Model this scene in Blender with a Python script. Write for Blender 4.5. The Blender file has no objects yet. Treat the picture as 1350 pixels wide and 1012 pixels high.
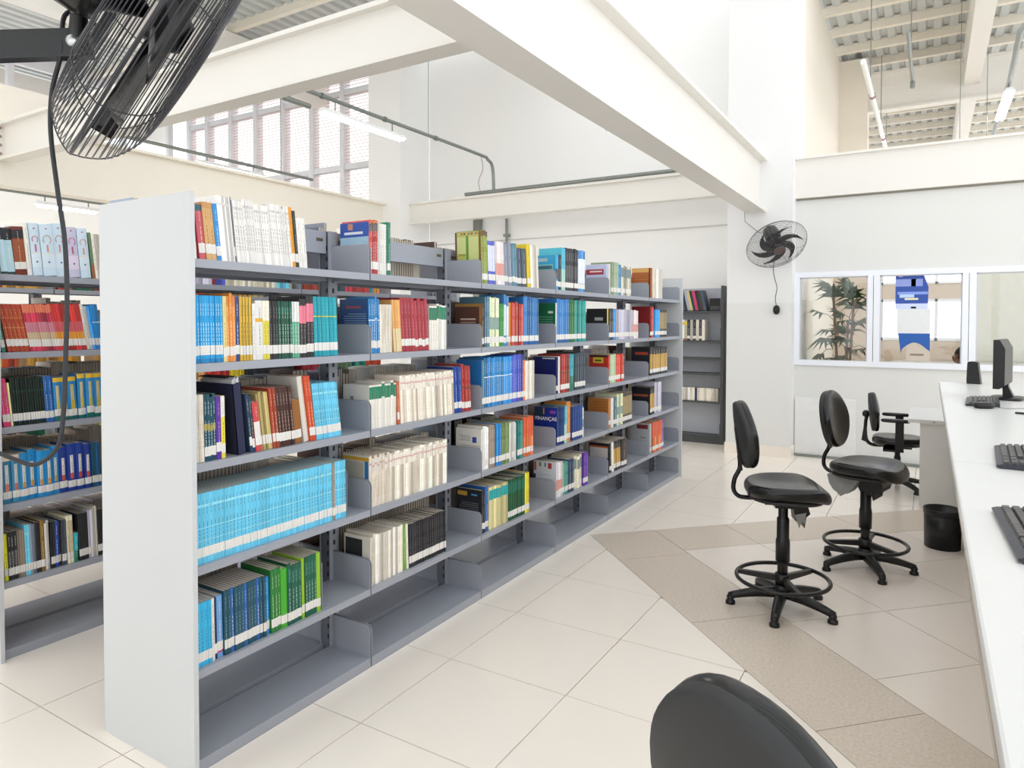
import bpy, math, random
from mathutils import Vector, Matrix
random.seed(7)
R = math.radians
scene = bpy.context.scene
col = scene.collection

# ------------------------------------------------------------------ camera, world, exposure
cam_d = bpy.data.cameras.new('camera')
cam_d.sensor_fit = 'HORIZONTAL'; cam_d.sensor_width = 36.0
cam_d.lens = 36.0 * 904.29 / 1350.0
cam_d.shift_y = -62.32 / 1350.0
cam_d.clip_start = 0.02; cam_d.clip_end = 200
cam = bpy.data.objects.new('camera', cam_d); col.objects.link(cam)
CAM = Vector((2.1805, -1.4316, 1.6))
cam.matrix_world = (Matrix.Translation(CAM) @ Matrix.Rotation(0.5457, 4, 'Z') @
                    Matrix.Rotation(math.pi / 2 - 0.0230, 4, 'X') @ Matrix.Rotation(0.0018, 4, 'Z'))
scene.camera = cam

world = bpy.data.worlds.new('daylight'); scene.world = world
world.use_nodes = True
bg = world.node_tree.nodes['Background']
bg.inputs['Color'].default_value = (0.95, 0.975, 1.0, 1)
bg.inputs['Strength'].default_value = 1.15

vs = scene.view_settings
vs.view_transform = 'Standard'; vs.look = 'None'; vs.gamma = 1.0; vs.use_curve_mapping = False
vs.exposure = 0.80
scene.cycles.max_bounces = 10
scene.cycles.diffuse_bounces = 6

# ------------------------------------------------------------------ materials
def srgb(h):
    h = h.lstrip('#')
    c = [int(h[i:i + 2], 16) / 255 for i in (0, 2, 4)]
    return [x / 12.92 if x <= .04045 else ((x + .055) / 1.055) ** 2.4 for x in c]
MATS = {}
def mat(name, hexc, rough=.5, metal=0., var=.06, scale=12., spec=.5, bump=0., bscale=80., coat=0.):
    """principled material with a little procedural noise in its colour (and relief)"""
    if name in MATS: return MATS[name]
    m = bpy.data.materials.new(name); m.use_nodes = True
    nt = m.node_tree; p = nt.nodes['Principled BSDF']
    c = srgb(hexc)
    p.inputs['Roughness'].default_value = rough
    p.inputs['Metallic'].default_value = metal
    p.inputs['Specular IOR Level'].default_value = spec
    p.inputs['Coat Weight'].default_value = coat
    tc = nt.nodes.new('ShaderNodeTexCoord')
    no = nt.nodes.new('ShaderNodeTexNoise'); no.inputs['Scale'].default_value = scale; no.inputs['Detail'].default_value = 4
    nt.links.new(tc.outputs['Object'], no.inputs['Vector'])
    mx = nt.nodes.new('ShaderNodeMix'); mx.data_type = 'RGBA'
    nt.links.new(no.outputs['Fac'], mx.inputs['Factor'])
    mx.inputs['A'].default_value = [max(0, x * (1 - var)) for x in c] + [1]
    mx.inputs['B'].default_value = [min(1, x * (1 + var)) for x in c] + [1]
    nt.links.new(mx.outputs['Result'], p.inputs['Base Color'])
    if bump > 0:
        n2 = nt.nodes.new('ShaderNodeTexNoise'); n2.inputs['Scale'].default_value = bscale; n2.inputs['Detail'].default_value = 3
        nt.links.new(tc.outputs['Object'], n2.inputs['Vector'])
        b = nt.nodes.new('ShaderNodeBump'); b.inputs['Strength'].default_value = bump; b.inputs['Distance'].default_value = .002
        nt.links.new(n2.outputs['Fac'], b.inputs['Height']); nt.links.new(b.outputs['Normal'], p.inputs['Normal'])
    MATS[name] = m
    return m
def hexmat(h, rough=.42):
    n = 'print_' + h.lstrip('#')
    if n in MATS: return MATS[n]
    m = mat(n, h, rough, var=.05, scale=30)
    nt = m.node_tree; p = nt.nodes['Principled BSDF']; src = p.inputs['Base Color'].links[0].from_socket
    oi = nt.nodes.new('ShaderNodeObjectInfo'); hs = nt.nodes.new('ShaderNodeHueSaturation')      # each copy is a little lighter or darker
    mr = nt.nodes.new('ShaderNodeMapRange'); mr.inputs['To Min'].default_value = .86; mr.inputs['To Max'].default_value = 1.1
    nt.links.new(oi.outputs['Random'], mr.inputs['Value']); nt.links.new(mr.outputs['Result'], hs.inputs['Value']); nt.links.new(src, hs.inputs['Color'])
    out = hs.outputs['Color']
    if h in ('#e4dacb', '#eee8de', '#e6dfd2'):      # yellowed paper: brown streaks down the spine
        tc = nt.nodes.new('ShaderNodeTexCoord'); mp = nt.nodes.new('ShaderNodeMapping'); mp.inputs['Scale'].default_value = (60, 60, 9)
        no = nt.nodes.new('ShaderNodeTexNoise'); no.noise_dimensions = '4D'; no.inputs['Scale'].default_value = 1.; no.inputs['Detail'].default_value = 3
        rm = nt.nodes.new('ShaderNodeMath'); rm.operation = 'MULTIPLY'; rm.inputs[1].default_value = 40
        nt.links.new(oi.outputs['Random'], rm.inputs[0]); nt.links.new(rm.outputs[0], no.inputs['W'])
        nt.links.new(tc.outputs['Object'], mp.inputs['Vector']); nt.links.new(mp.outputs['Vector'], no.inputs['Vector'])
        r2 = nt.nodes.new('ShaderNodeMapRange'); r2.inputs['From Min'].default_value = .48; r2.inputs['From Max'].default_value = .75; r2.inputs['To Max'].default_value = .75
        nt.links.new(no.outputs['Fac'], r2.inputs['Value'])
        mx = nt.nodes.new('ShaderNodeMix'); mx.data_type = 'RGBA'; nt.links.new(r2.outputs['Result'], mx.inputs['Factor']); nt.links.new(out, mx.inputs['A']); mx.inputs['B'].default_value = (*srgb('#b39a78'), 1)
        out = mx.outputs['Result']
    nt.links.new(out, p.inputs['Base Color'])
    return m
def emit(name, strength, hexc='#ffffff'):
    if name in MATS: return MATS[name]
    m = bpy.data.materials.new(name); m.use_nodes = True
    p = m.node_tree.nodes['Principled BSDF']
    p.inputs['Base Color'].default_value = (*srgb(hexc), 1)
    p.inputs['Emission Color'].default_value = (*srgb(hexc), 1); p.inputs['Emission Strength'].default_value = strength
    MATS[name] = m; return m

WALL = mat('white_wall_paint', '#f7f7f6', .7, var=.012, scale=2, bump=.05)
CREAM = mat('cream_wall_paint', '#efe8dc', .65, var=.02, scale=2)
BEAM = mat('beam_paint', '#ebe8e2', .5, var=.015, scale=3)
PANEL = mat('panel_laminate', '#d0d3d5', .4, var=.012, scale=4)
STEEL = mat('grey_shelf_paint', '#a0a4ae', .34, var=.03, scale=9, spec=.5)
STEELD = mat('grey_upright_paint', '#6f737c', .4, var=.03, scale=9)
SLOT = mat('slot_shadow_metal', '#24262a', .6)
TILE = mat('porcelain_tile', '#f6ede2', .22, var=.03, scale=3.5, spec=.5)
TILE2 = mat('porcelain_tile_rotated', '#ece1d6', .22, var=.03, scale=3.5)
GROUT = mat('grout', '#7d7064', .9)
BLK = mat('black_plastic', '#0f0f10', .36, var=.1, scale=25, bump=.1, bscale=300)
VINYL = mat('black_vinyl', '#0c0c0c', .24, var=.1, scale=8, bump=0., bscale=240)
BLKMET = mat('black_enamel', '#0e0e0f', .25, var=.05)
GALV = mat('galvanised_conduit', '#8b908c', .4, metal=.6, var=.1, scale=20)
WHITE = mat('white_enamel', '#f2f3f4', .35, var=.01)
ALU = mat('white_aluminium', '#eef1f8', .35, var=.01)
COUNTER = mat('white_laminate', '#d8d8d6', .3, var=.01)
DESK = mat('grey_white_laminate', '#dcdcd9', .4, var=.015)
ROOF = mat('roof_sheet', '#c6c9c7', .5, var=.08, scale=2)
PURLIN = mat('purlin_paint', '#ece5d8', .6, var=.04)
PAGE = mat('paper_edges', '#cbbfae', .85, var=.1, scale=160)
STICK = mat('white_spine_sticker', '#ebe8e3', .5, var=.02)
TUBE = emit('lit_tube', 20.0, '#fffaf0')
GLASS = None
def glass_mat():
    global GLASS
    if GLASS: return GLASS
    m = bpy.data.materials.new('window_glass'); m.use_nodes = True
    nt = m.node_tree; nt.nodes.clear()
    o = nt.nodes.new('ShaderNodeOutputMaterial'); mx = nt.nodes.new('ShaderNodeMixShader')
    t = nt.nodes.new('ShaderNodeBsdfTransparent'); t.inputs['Color'].default_value = (.96, .97, .965, 1)
    g = nt.nodes.new('ShaderNodeBsdfGlossy'); g.inputs['Roughness'].default_value = .01
    fr = nt.nodes.new('ShaderNodeFresnel'); fr.inputs['IOR'].default_value = 1.6
    nt.links.new(fr.outputs['Fac'], mx.inputs['Fac']); nt.links.new(t.outputs[0], mx.inputs[1]); nt.links.new(g.outputs[0], mx.inputs[2])
    nt.links.new(mx.outputs[0], o.inputs['Surface'])
    GLASS = m; return m
def band_tile_mat():
    """grey speckled stone tile of the dark floor band"""
    m = mat('stone_band_tile', '#b5ab9e', .3, var=.03, scale=3)
    nt = m.node_tree; p = nt.nodes['Principled BSDF']
    tc = nt.nodes.new('ShaderNodeTexCoord'); n = nt.nodes.new('ShaderNodeTexNoise')
    n.inputs['Scale'].default_value = 70; n.inputs['Detail'].default_value = 6; n.inputs['Roughness'].default_value = .7
    nt.links.new(tc.outputs['Object'], n.inputs['Vector'])
    r = nt.nodes.new('ShaderNodeValToRGB')
    r.color_ramp.elements[0].position = .32; r.color_ramp.elements[0].color = (*srgb('#c8bbab'), 1)
    r.color_ramp.elements[1].position = .68; r.color_ramp.elements[1].color = (*srgb('#e2d4c5'), 1)
    nt.links.new(n.outputs['Fac'], r.inputs['Fac']); nt.links.new(r.outputs['Color'], p.inputs['Base Color'])
    return m
BANDT = band_tile_mat()
def two_tone_mat():
    """pillar paint: light grey wainscot below 1.82 m, white above"""
    m = mat('pillar_two_tone_paint', '#ffffff', .6, var=0)
    nt = m.node_tree; p = nt.nodes['Principled BSDF']
    g = nt.nodes.new('ShaderNodeNewGeometry'); sp = nt.nodes.new('ShaderNodeSeparateXYZ')
    nt.links.new(g.outputs['Position'], sp.inputs[0])
    gt = nt.nodes.new('ShaderNodeMath'); gt.operation = 'GREATER_THAN'; gt.inputs[1].default_value = 1.82
    nt.links.new(sp.outputs['Z'], gt.inputs[0])
    mx = nt.nodes.new('ShaderNodeMix'); mx.data_type = 'RGBA'
    nt.links.new(gt.outputs[0], mx.inputs['Factor'])
    mx.inputs['A'].default_value = (*srgb('#e6e6e4'), 1); mx.inputs['B'].default_value = (*srgb('#ececec'), 1)
    nt.links.new(mx.outputs['Result'], p.inputs['Base Color'])
    return m
TWOTONE = two_tone_mat()

# ------------------------------------------------------------------ mesh helper
class MB:
    def __init__(s): s.v = []; s.f = []; s.m = []; s.sm = []; s.mats = []
    def mi(s, m):
        if m not in s.mats: s.mats.append(m)
        return s.mats.index(m)
    def face(s, pts, m, smooth=False):
        n = len(s.v); s.v += [tuple(p) for p in pts]; s.f.append(list(range(n, n + len(pts)))); s.m.append(s.mi(m)); s.sm.append(smooth)
    def add(s, vs, fs, m, smooth=False):
        n = len(s.v); s.v += [tuple(p) for p in vs]; k = s.mi(m)
        for f in fs: s.f.append([i + n for i in f]); s.m.append(k); s.sm.append(smooth)
    def box(s, x0, x1, y0, y1, z0, z1, m, M=None):
        vs = [(x0, y0, z0), (x1, y0, z0), (x1, y1, z0), (x0, y1, z0), (x0, y0, z1), (x1, y0, z1), (x1, y1, z1), (x0, y1, z1)]
        if M is not None: vs = [M @ Vector(p) for p in vs]
        s.add(vs, [(0, 3, 2, 1), (4, 5, 6, 7), (0, 1, 5, 4), (1, 2, 6, 5), (2, 3, 7, 6), (3, 0, 4, 7)], m)
    def prism(s, pts, axis, a, b, m, M=None, smooth=False):
        """2-D polygon (ccw) extruded along axis from a to b"""
        def P(p, t):
            q = {'x': (t, p[0], p[1]), 'y': (p[0], t, p[1]), 'z': (p[0], p[1], t)}[axis]
            return M @ Vector(q) if M is not None else q
        n = len(pts); vs = [P(p, a) for p in pts] + [P(p, b) for p in pts]
        fs = [tuple(range(n - 1, -1, -1)), tuple(range(n, 2 * n))]
        fs += [(i, (i + 1) % n, n + (i + 1) % n, n + i) for i in range(n)]
        if axis == 'y': fs = [tuple(reversed(f)) for f in fs]
        s.add(vs, fs, m, False)
    def tube(s, path, r, m, n=8, closed=False, cap=True, radii=None):
        path = [Vector(p) for p in path]; N = len(path); vs = []; fs = []
        prev = None
        for i, p in enumerate(path):
            if closed: t = path[(i + 1) % N] - path[i - 1]
            else: t = path[min(i + 1, N - 1)] - path[max(i - 1, 0)]
            t.normalize()
            if prev is None:
                a = Vector((0, 0, 1)) if abs(t.z) < .9 else Vector((1, 0, 0))
                u = t.cross(a).normalized()
            else: u = (prev - t * prev.dot(t)).normalized()
            prev = u; w = t.cross(u); rr = radii[i] if radii else r
            vs += [p + (u * math.cos(2 * math.pi * k / n) + w * math.sin(2 * math.pi * k / n)) * rr for k in range(n)]
        segs = N if closed else N - 1
        for i in range(segs):
            j = (i + 1) % N
            for k in range(n): fs.append((i * n + k, i * n + (k + 1) % n, j * n + (k + 1) % n, j * n + k))
        s.add(vs, fs, m, True)
        if cap and not closed:
            s.add([vs[k] for k in range(n)], [tuple(range(n - 1, -1, -1))], m); s.add([vs[(N - 1) * n + k] for k in range(n)], [tuple(range(n))], m)
    def lathe(s, prof, m, n=24, M=None, smooth=True):
        """profile of (r, z) turned about z"""
        vs = []; fs = []
        for r, z in prof:
            for k in range(n):
                a = 2 * math.pi * k / n; p = Vector((r * math.cos(a), r * math.sin(a), z)); vs.append(M @ p if M is not None else p)
        for i in range(len(prof) - 1):
            for k in range(n): fs.append((i * n + k, i * n + (k + 1) % n, (i + 1) * n + (k + 1) % n, (i + 1) * n + k))
        s.add(vs, fs, m, smooth)
    def pillow(s, outline, th, m, M=None, r=None, layers=5, bow=0., sag=0.):
        """closed cushion: outline (u,v) ccw, thickness th along w, rounded rim"""
        r = r or th / 2; n = len(outline)
        cu = sum(p[0] for p in outline) / n; cv = sum(p[1] for p in outline) / n
        rad = max(math.hypot(p[0] - cu, p[1] - cv) for p in outline)
        rings = []
        for k in range(layers * 2 + 1):
            a = -math.pi / 2 + math.pi * k / (layers * 2); rings.append((1 - (r / rad) * (1 - math.cos(a)), th / 2 * math.sin(a)))
        q0 = rings[0][0]
        rings = [(.33 * q0, -th / 2), (.7 * q0, -th / 2)] + rings + [(.7 * q0, th / 2), (.33 * q0, th / 2)]
        def W(u, v, w, k): return w + bow * ((u - cu) ** 2 + 0.4 * (v - cv) ** 2)
        vs = []; fs = []
        for k, (q, w) in enumerate(rings):
            for u, v in outline:
                U = cu + (u - cu) * q; V = cv + (v - cv) * q; p = Vector((U, V, W(U, V, w, k) - (sag * (1 - q) if w > 0 else 0)))
                vs.append(M @ p if M is not None else p)
        K = len(rings)
        for i in range(K - 1):
            for k in range(n): fs.append((i * n + k, i * n + (k + 1) % n, (i + 1) * n + (k + 1) % n, (i + 1) * n + k))
        a = len(vs)
        c0 = Vector((cu, cv, -th / 2)); c1 = Vector((cu, cv, th / 2 - sag)); vs += [M @ c0 if M is not None else c0, M @ c1 if M is not None else c1]
        for k in range(n): fs.append((a, (k + 1) % n, k)); fs.append((a + 1, (K - 1) * n + k, (K - 1) * n + (k + 1) % n))
        s.add(vs, fs, m, True)
    def mesh(s, name):
        me = bpy.data.meshes.new(name); me.from_pydata(s.v, [], s.f)
        for m in s.mats: me.materials.append(m)
        me.polygons.foreach_set('material_index', s.m); me.polygons.foreach_set('use_smooth', s.sm)
        me.update(); return me
    def build(s, name, parent=None, loc=None, rot=None):
        return link(name, s.mesh(name), parent, loc, rot)
def link(name, data, parent=None, loc=None, rot=None):
    o = bpy.data.objects.new(name, data); col.objects.link(o)
    if parent: o.parent = parent
    if loc is not None: o.location = loc
    if rot is not None: o.rotation_euler = rot
    return o
def tag(o, label=None, cat=None, group=None, kind=None):
    if label: o['label'] = label
    if cat: o['category'] = cat
    if group: o['group'] = group
    if kind: o['kind'] = kind
    return o
def thing(name, label, cat, loc=(0, 0, 0), rz=0., group=None):
    return tag(link(name, None, None, loc, (0, 0, rz)), label, cat, group)
def struct(name, mb, label=None, parent=None):
    o = mb.build(name, parent)
    if not parent: tag(o, label, None, None, 'structure')
    return o
def copy_tree(o, parent=None):
    c = o.copy(); col.objects.link(c); c.parent = parent
    for ch in o.children: copy_tree(ch, c)
    return c
def bez(pts, n=8):
    """smooth path (Catmull-Rom) through points"""
    P = [Vector(p) for p in pts]; out = []
    for i in range(len(P) - 1):
        a, b, c, d = P[max(i - 1, 0)], P[i], P[i + 1], P[min(i + 2, len(P) - 1)]
        for k in range(n):
            t = k / n; out.append(.5 * ((2 * b) + (c - a) * t + (2 * a - 5 * b + 4 * c - d) * t * t + (3 * b - a - 3 * c + d) * t ** 3))
    out.append(P[-1]); return out
def text_mesh(txt, size, m, extrude=.0003):
    cu = bpy.data.curves.new('lettering', 'FONT'); cu.body = txt; cu.size = size; cu.extrude = extrude; cu.align_x = 'LEFT'
    cu.offset = size * .012
    o = bpy.data.objects.new('lettering', cu); col.objects.link(o)
    dg = bpy.context.evaluated_depsgraph_get(); dg.update()
    me = bpy.data.meshes.new_from_object(o.evaluated_get(dg)); bpy.data.objects.remove(o); bpy.data.curves.remove(cu)
    me.materials.clear(); me.materials.append(m); return me

def sbox(name, x0, x1, y0, y1, z0, z1, m, label=None):
    b = MB(); b.box(x0, x1, y0, y1, z0, z1, m); return struct(name, b, label)
# ------------------------------------------------------------------ floor of single tiles
fl = MB(); fl.box(-14, 9, -5, 32, -.2, -.012, GROUT)
floor = struct('floor', fl, 'beige porcelain tiled floor with a dark stone band')
sbox('floor_far', .8, 9, 8.42, 32, -.011, 0, TILE, 'light floor of the room behind the windows'); sbox('floor_near', -10.2, 9, -5, -1.865, -.011, 0, TILE, 'light floor behind the viewer'); sbox('floor_side', 3.41, 9, -1.86, 8.41, -.011, 0, TILE, 'light floor behind the counter')  # plain unseen slabs, added in tile colour to bounce light
def clip(poly, a, b, c):
    """keep a*x+b*y >= c"""
    out = []
    for i in range(len(poly)):
        p, q = poly[i], poly[(i + 1) % len(poly)]; dp = a * p[0] + b * p[1] - c; dq = a * q[0] + b * q[1] - c
        if dp >= 0: out.append(p)
        if dp * dq < 0:
            t = dp / (dp - dq); out.append((p[0] + (q[0] - p[0]) * t, p[1] + (q[1] - p[1]) * t))
    return out
def area(p): return abs(sum(p[i][0] * p[(i + 1) % len(p)][1] - p[(i + 1) % len(p)][0] * p[i][1] for i in range(len(p)))) / 2
g = .0022; full_tile = {}
def tile(poly, m, name='tile'):
    if len(poly) < 3 or area(poly) < .002: return
    b = MB(); b.prism(poly, 'z', -.012, random.uniform(-.0003, .0003), m)
    b.build(name, floor)
A1, A2 = 3.27, 3.20          # outer edges of the band: x+y = A1, y-x = A2
I1, I2 = 4.0015, 2.52          # inner edges
S = .606; TX, TY = .2695, 1.1659
plain = MB(); plain.box(g, S - g, g, S - g, -.012, 0, TILE); plain_me = plain.mesh('tile')
for i in range(-17, 5):
    for j in range(-5, 12):
        x0, y0 = TX + i * S, TY + j * S
        if x0 < -6.2 and j > 9: continue
        sq = [(x0 + g, y0 + g), (x0 + S - g, y0 + g), (x0 + S - g, y0 + S - g), (x0 + g, y0 + S - g)]
        a = clip(sq, -1, -1, -(A1 - g))
        bb = clip(clip(sq, 1, 1, A1 - g), -1, 1, A2 + g)
        if abs(area(a) - area(sq)) < 1e-6:
            link('tile', plain_me, floor, (x0, y0, random.uniform(-.0004, .0003)))
        elif abs(area(bb) - area(sq)) < 1e-6: link('tile', plain_me, floor, (x0, y0, random.uniform(-.0004, .0003)))
        else: tile(a, TILE); tile(bb, TILE)
# rotated field inside the band
c45 = math.sqrt(.5)
def rot45(p, o): return (o[0] + (p[0] - p[1]) * c45, o[1] + (p[0] + p[1]) * c45)
O = (1.997, 2.853)
for i in range(-4, 5):
    for j in range(-4, 5):
        sq = [rot45(p, O) for p in ((i * .6 + g, j * .6 + g), (i * .6 + .6 - g, j * .6 + g), (i * .6 + .6 - g, j * .6 + .6 - g), (i * .6 + g, j * .6 + .6 - g))]
        a = clip(clip(clip(sq, 1, 1, I1 + g), 1, -1, -(I2 - g)), -1, 0, -3.4)
        tile(a, TILE2)
# band pieces: lower arm (x+y between A1 and I1), upper arm (y-x between I2 and A2)
def strip(p0, d, w, length, lo, hi, step, off, other):
    t = lo
    cuts = [off + k * step for k in range(-3, 8)]
    cuts = [lo] + [c for c in cuts if lo + .05 < c < hi - .05] + [hi]
    for a, b in zip(cuts[:-1], cuts[1:]):
        sq = [(p0[0] + d[0] * u + w[0] * v, p0[1] + d[1] * u + w[1] * v) for u, v in ((a + g, g), (b - g, g), (b - g, length - g), (a + g, length - g))]
        for h in other: sq = clip(sq, *h)
        if sum(sq[i][0] * sq[(i + 1) % len(sq)][1] - sq[(i + 1) % len(sq)][0] * sq[i][1] for i in range(len(sq))) < 0: sq.reverse()
        tile(sq, BANDT, 'band_tile')
corner = ((A1 - A2) / 2, (A1 + A2) / 2)
strip(corner, (c45, -c45), (c45, c45), (I1 - A1) * c45, 0, 4.2, .99, .55, [(-1, 0, -3.4)])
strip((corner[0] + (I1 - A1) * .5, corner[1] + (I1 - A1) * .5), (c45, c45), (c45, -c45), (A2 - I2) * c45, 0, 4.2, .99, .6, [(-1, 0, -3.4)])

# ------------------------------------------------------------------ walls, pillars, beams
sbox('wall_back', -5.06, .25, 7.8, 8.0, 0, 7.2, WALL, 'tall white back wall behind the bookcases')
gr = MB(); gr.box(-5.06, .25, 7.785, 7.8, 2.862, 2.88, mat('groove_grey', '#cfcfce', .7)); struct('trim_1', gr, 'thin grey horizontal moulding on the back wall')
pb = MB(); pb.box(.074, .815, 7.08, 7.9, 0, 7.2, TWOTONE); struct('pillar', pb, 'square white pillar with grey lower half holding the round fan')
bb_ = MB(); bb_.box(.062, .827, 7.068, 7.1, 0, .125, TILE); bb_.box(.805, .827, 7.1, 7.33, 0, .125, TILE); struct('baseboard_pillar', bb_, 'beige tile skirting round the white pillar')
wf = MB(); wf.box(-14, 9, -4.6, -4.4, 0, .9, WALL); wf.box(-14, 9, -4.6, -4.4, 3.7, 6.2, WALL)  # unseen wall, added to cut light from behind; its middle stays open
for k in range(10): wf.box(-14 + k * 2.5, -13.85 + k * 2.5, -4.6, -4.4, .9, 3.7, WALL)
struct('wall_light_baffle', wf, 'unseen white wall behind the viewer, added with an open band to shape daylight')
# corner column and beams (steel I sections)
cc = MB(); cc.box(-5.74, -5.064, 7.05, 7.8, 0, 7.2, WALL); struct('column', cc, 'white corner column beside the louvred windows')
def ibeam_y(name, xc, y0, y1, z0, z1, fw, label, web=.05, ft=.03, m=None):
    b = MB(); h = fw / 2; m = m or BEAM
    b.box(xc - h, xc + h, y0, y1, z0, z0 + ft, m); b.box(xc - h, xc + h, y0, y1, z1 - ft, z1, m); b.box(xc - web / 2, xc + web / 2, y0, y1, z0 + ft, z1 - ft, m)
    return struct(name, b, label)
def ibeam_x(name, yc, x0, x1, z0, z1, fw, label, web=.05, ft=.03):
    b = MB(); h = fw / 2
    b.box(x0, x1, yc - h, yc + h, z0, z0 + ft, BEAM); b.box(x0, x1, yc - h, yc + h, z1 - ft, z1, BEAM); b.box(x0, x1, yc - web / 2, yc + web / 2, z0 + ft, z1 - ft, BEAM)
    return struct(name, b, label)
ibeam_y('beam', .42, -4, 7.08, 2.885, 3.52, .225, 'large white steel beam running over the aisle to the pillar')
ibeam_x('beam', 1.69, -5.35, .40, 3.11, 3.47, .15, 'white cross beam meeting the large aisle beam')
ibeam_y('beam', -5.45, -4, 7.05, 2.88, 3.5, .2, 'cream steel beam running to the corner column', m=mat('cream_beam_paint', '#f1ebdf', .5, var=.02, scale=3))
ibeam_x('beam', 7.33, -5.064, .08, 3.17, 3.51, .14, 'white beam crossing in front of the back wall')
bp = MB(); bp.box(-5.36, -5.34, 1.60, 1.78, 3.12, 3.46, BEAM)
for k in range(4):
    for y in (1.625, 1.755): bp.lathe([(0.0, .02), (.014, .02), (.014, 0)], mat('rusty_bolt', '#a58c78', .7), 8, Matrix.Translation((-5.34, y, 3.17 + k * .08)) @ Matrix.Rotation(R(90), 4, 'Y'))
struct('trim_2', bp, 'bolted end plate of the white cross beam')
sbox('wall_parapet', -5.62, -5.40, -4, 2.35, 3.5, 3.85, CREAM, 'low cream wall standing on the long cream beam')
ap = MB(); ap.box(.30, .54, -1.45, -.92, 0, 2.885, WALL); struct('column', ap, 'white column carrying the large aisle beam')
# wall with the interior windows
wy = 7.33; wx = [.815, 1.647, 2.546, 3.43, 4.3]
WALLR = mat('light_grey_wall_paint', '#e0e0dd', .7, var=.012, scale=2)
w = MB()
w.box(.815, 6.5, wy, wy + .12, 0, 1.085, WALLR); w.box(.815, 6.5, wy, wy + .12, 2.18, 3.04, WALLR); w.box(4.3, 6.5, wy, wy + .12, 1.085, 2.18, WALLR)
struct('wall_right', w, 'light grey partition wall below and above the interior windows')
b = MB(); b.box(.815, 6.5, wy - .06, wy + .14, 3.05, 3.5, BEAM); b.box(.815, 6.5, wy - .1, wy + .18, 3.5, 3.525, BEAM); b.box(.815, 6.5, wy - .02, wy + .1, 3.03, 3.05, mat('painted_shadow_gap', '#8d8a80', .8)); struct('beam', b, 'white beam over the interior windows')  # grey strip stands in for the shadow line below the beam
b = MB(); b.box(.83, 1.478, wy - .022, wy, .03, .70, mat('white_door_panel', '#e9e9e8', .45)); b.box(.82, 2.2, wy - .05, wy, 0, .03, GALV); struct('trim_3', b, 'white lower panel with an aluminium floor track')
for k in range(3):
    x0, x1 = wx[k] + (.0 if k else -.008), wx[k + 1]
    fr = MB(); t = .062
    fr.box(x0, x1, wy - .03, wy + .1, 1.085, 1.085 + t, ALU); fr.box(x0, x1, wy - .03, wy + .1, 2.18 - t, 2.18, ALU)
    fr.box(x0, x0 + t, wy - .03, wy + .1, 1.085 + t, 2.18 - t, ALU); fr.box(x1 - t, x1 - .006, wy - .03, wy + .1, 1.085 + t, 2.18 - t, ALU)
    wn = struct(f'window_{k + 1}', fr, ['white framed interior window with a palm behind it', 'white framed interior window with the blue poster', 'white framed interior window behind the monitor'][k])
    gl = MB(); gl.box(x0 + t, x1 - t, wy + .02, wy + .026, 1.085 + t, 2.18 - t, glass_mat()); gl.build('pane', wn)
    be = MB()
    for a0, a1, c0, c1 in ((x0 + t, x1 - t, 2.18 - t - .012, 2.18 - t), (x0 + t, x0 + t + .012, 1.085 + t, 2.18 - t), (x1 - t - .012, x1 - t, 1.085 + t, 2.18 - t)): be.box(a0, a1, wy - .012, wy + .02, c0, c1, mat('window_bead', '#c9ccd2', .4))
    be.build('glazing_bead', wn)
# poster taped on the second window
BLUE = hexmat('#1f5fb4'); BLUED = hexmat('#2c4fa6')
po = tag(link('poster', None, None, (1.86, wy + .012, 1.2)), 'blue and white poster with a curved foot taped on window glass', 'poster')
pm = MB(); pm.prism([(0.0, .54), (0.31, .54), (.315, .78), (.26, .94), (0.0, .94)], 'y', 0, .002, BLUED); pm.build('sheet', po)
pm = MB()
for x0, x1, z0, z1, c in ((.03, .07, .895, .915, '#c5b7d4'), (.0, .26, .79, .87, '#8b9ad6'), (.15, .195, .78, .87, '#23418f'), (.02, .31, .70, .73, '#7f9be0'), (.04, .18, .665, .70, '#b9cdf2'), (.09, .22, .64, .66, '#e7e3b0'), (.0, .31, .54, .60, '#c9d4f2'), (.15, .2, .545, .565, '#4a5a7c')): pm.box(x0, x1, -.0012, 0, z0, z1, hexmat(c))
pm.build('print', po)
pm = MB(); pm.box(0.02, .335, 0, .002, .27, .54, hexmat('#eceef0')); pm.build('sheet', po)
arc = [(.05 + .24 * k / 12 + .02, .105 + .075 * math.sin(math.pi * k / 12)) for k in range(13)]
pm = MB(); pm.prism([(.06, .045)] + [(max(x, .07), z - .01) for x, z in arc] + [(.335, .075), (.335, .27), (.03, .27)], 'y', 0, .002, BLUE); pm.build('sheet', po)
pm = MB(); pm.box(.11, .335, .0022, .004, -.03, .18, hexmat('#d8cabb')); pm.box(.15, .28, .0008, .0022, .025, .045, hexmat('#8c8078')); pm.build('sheet', po)

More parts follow.
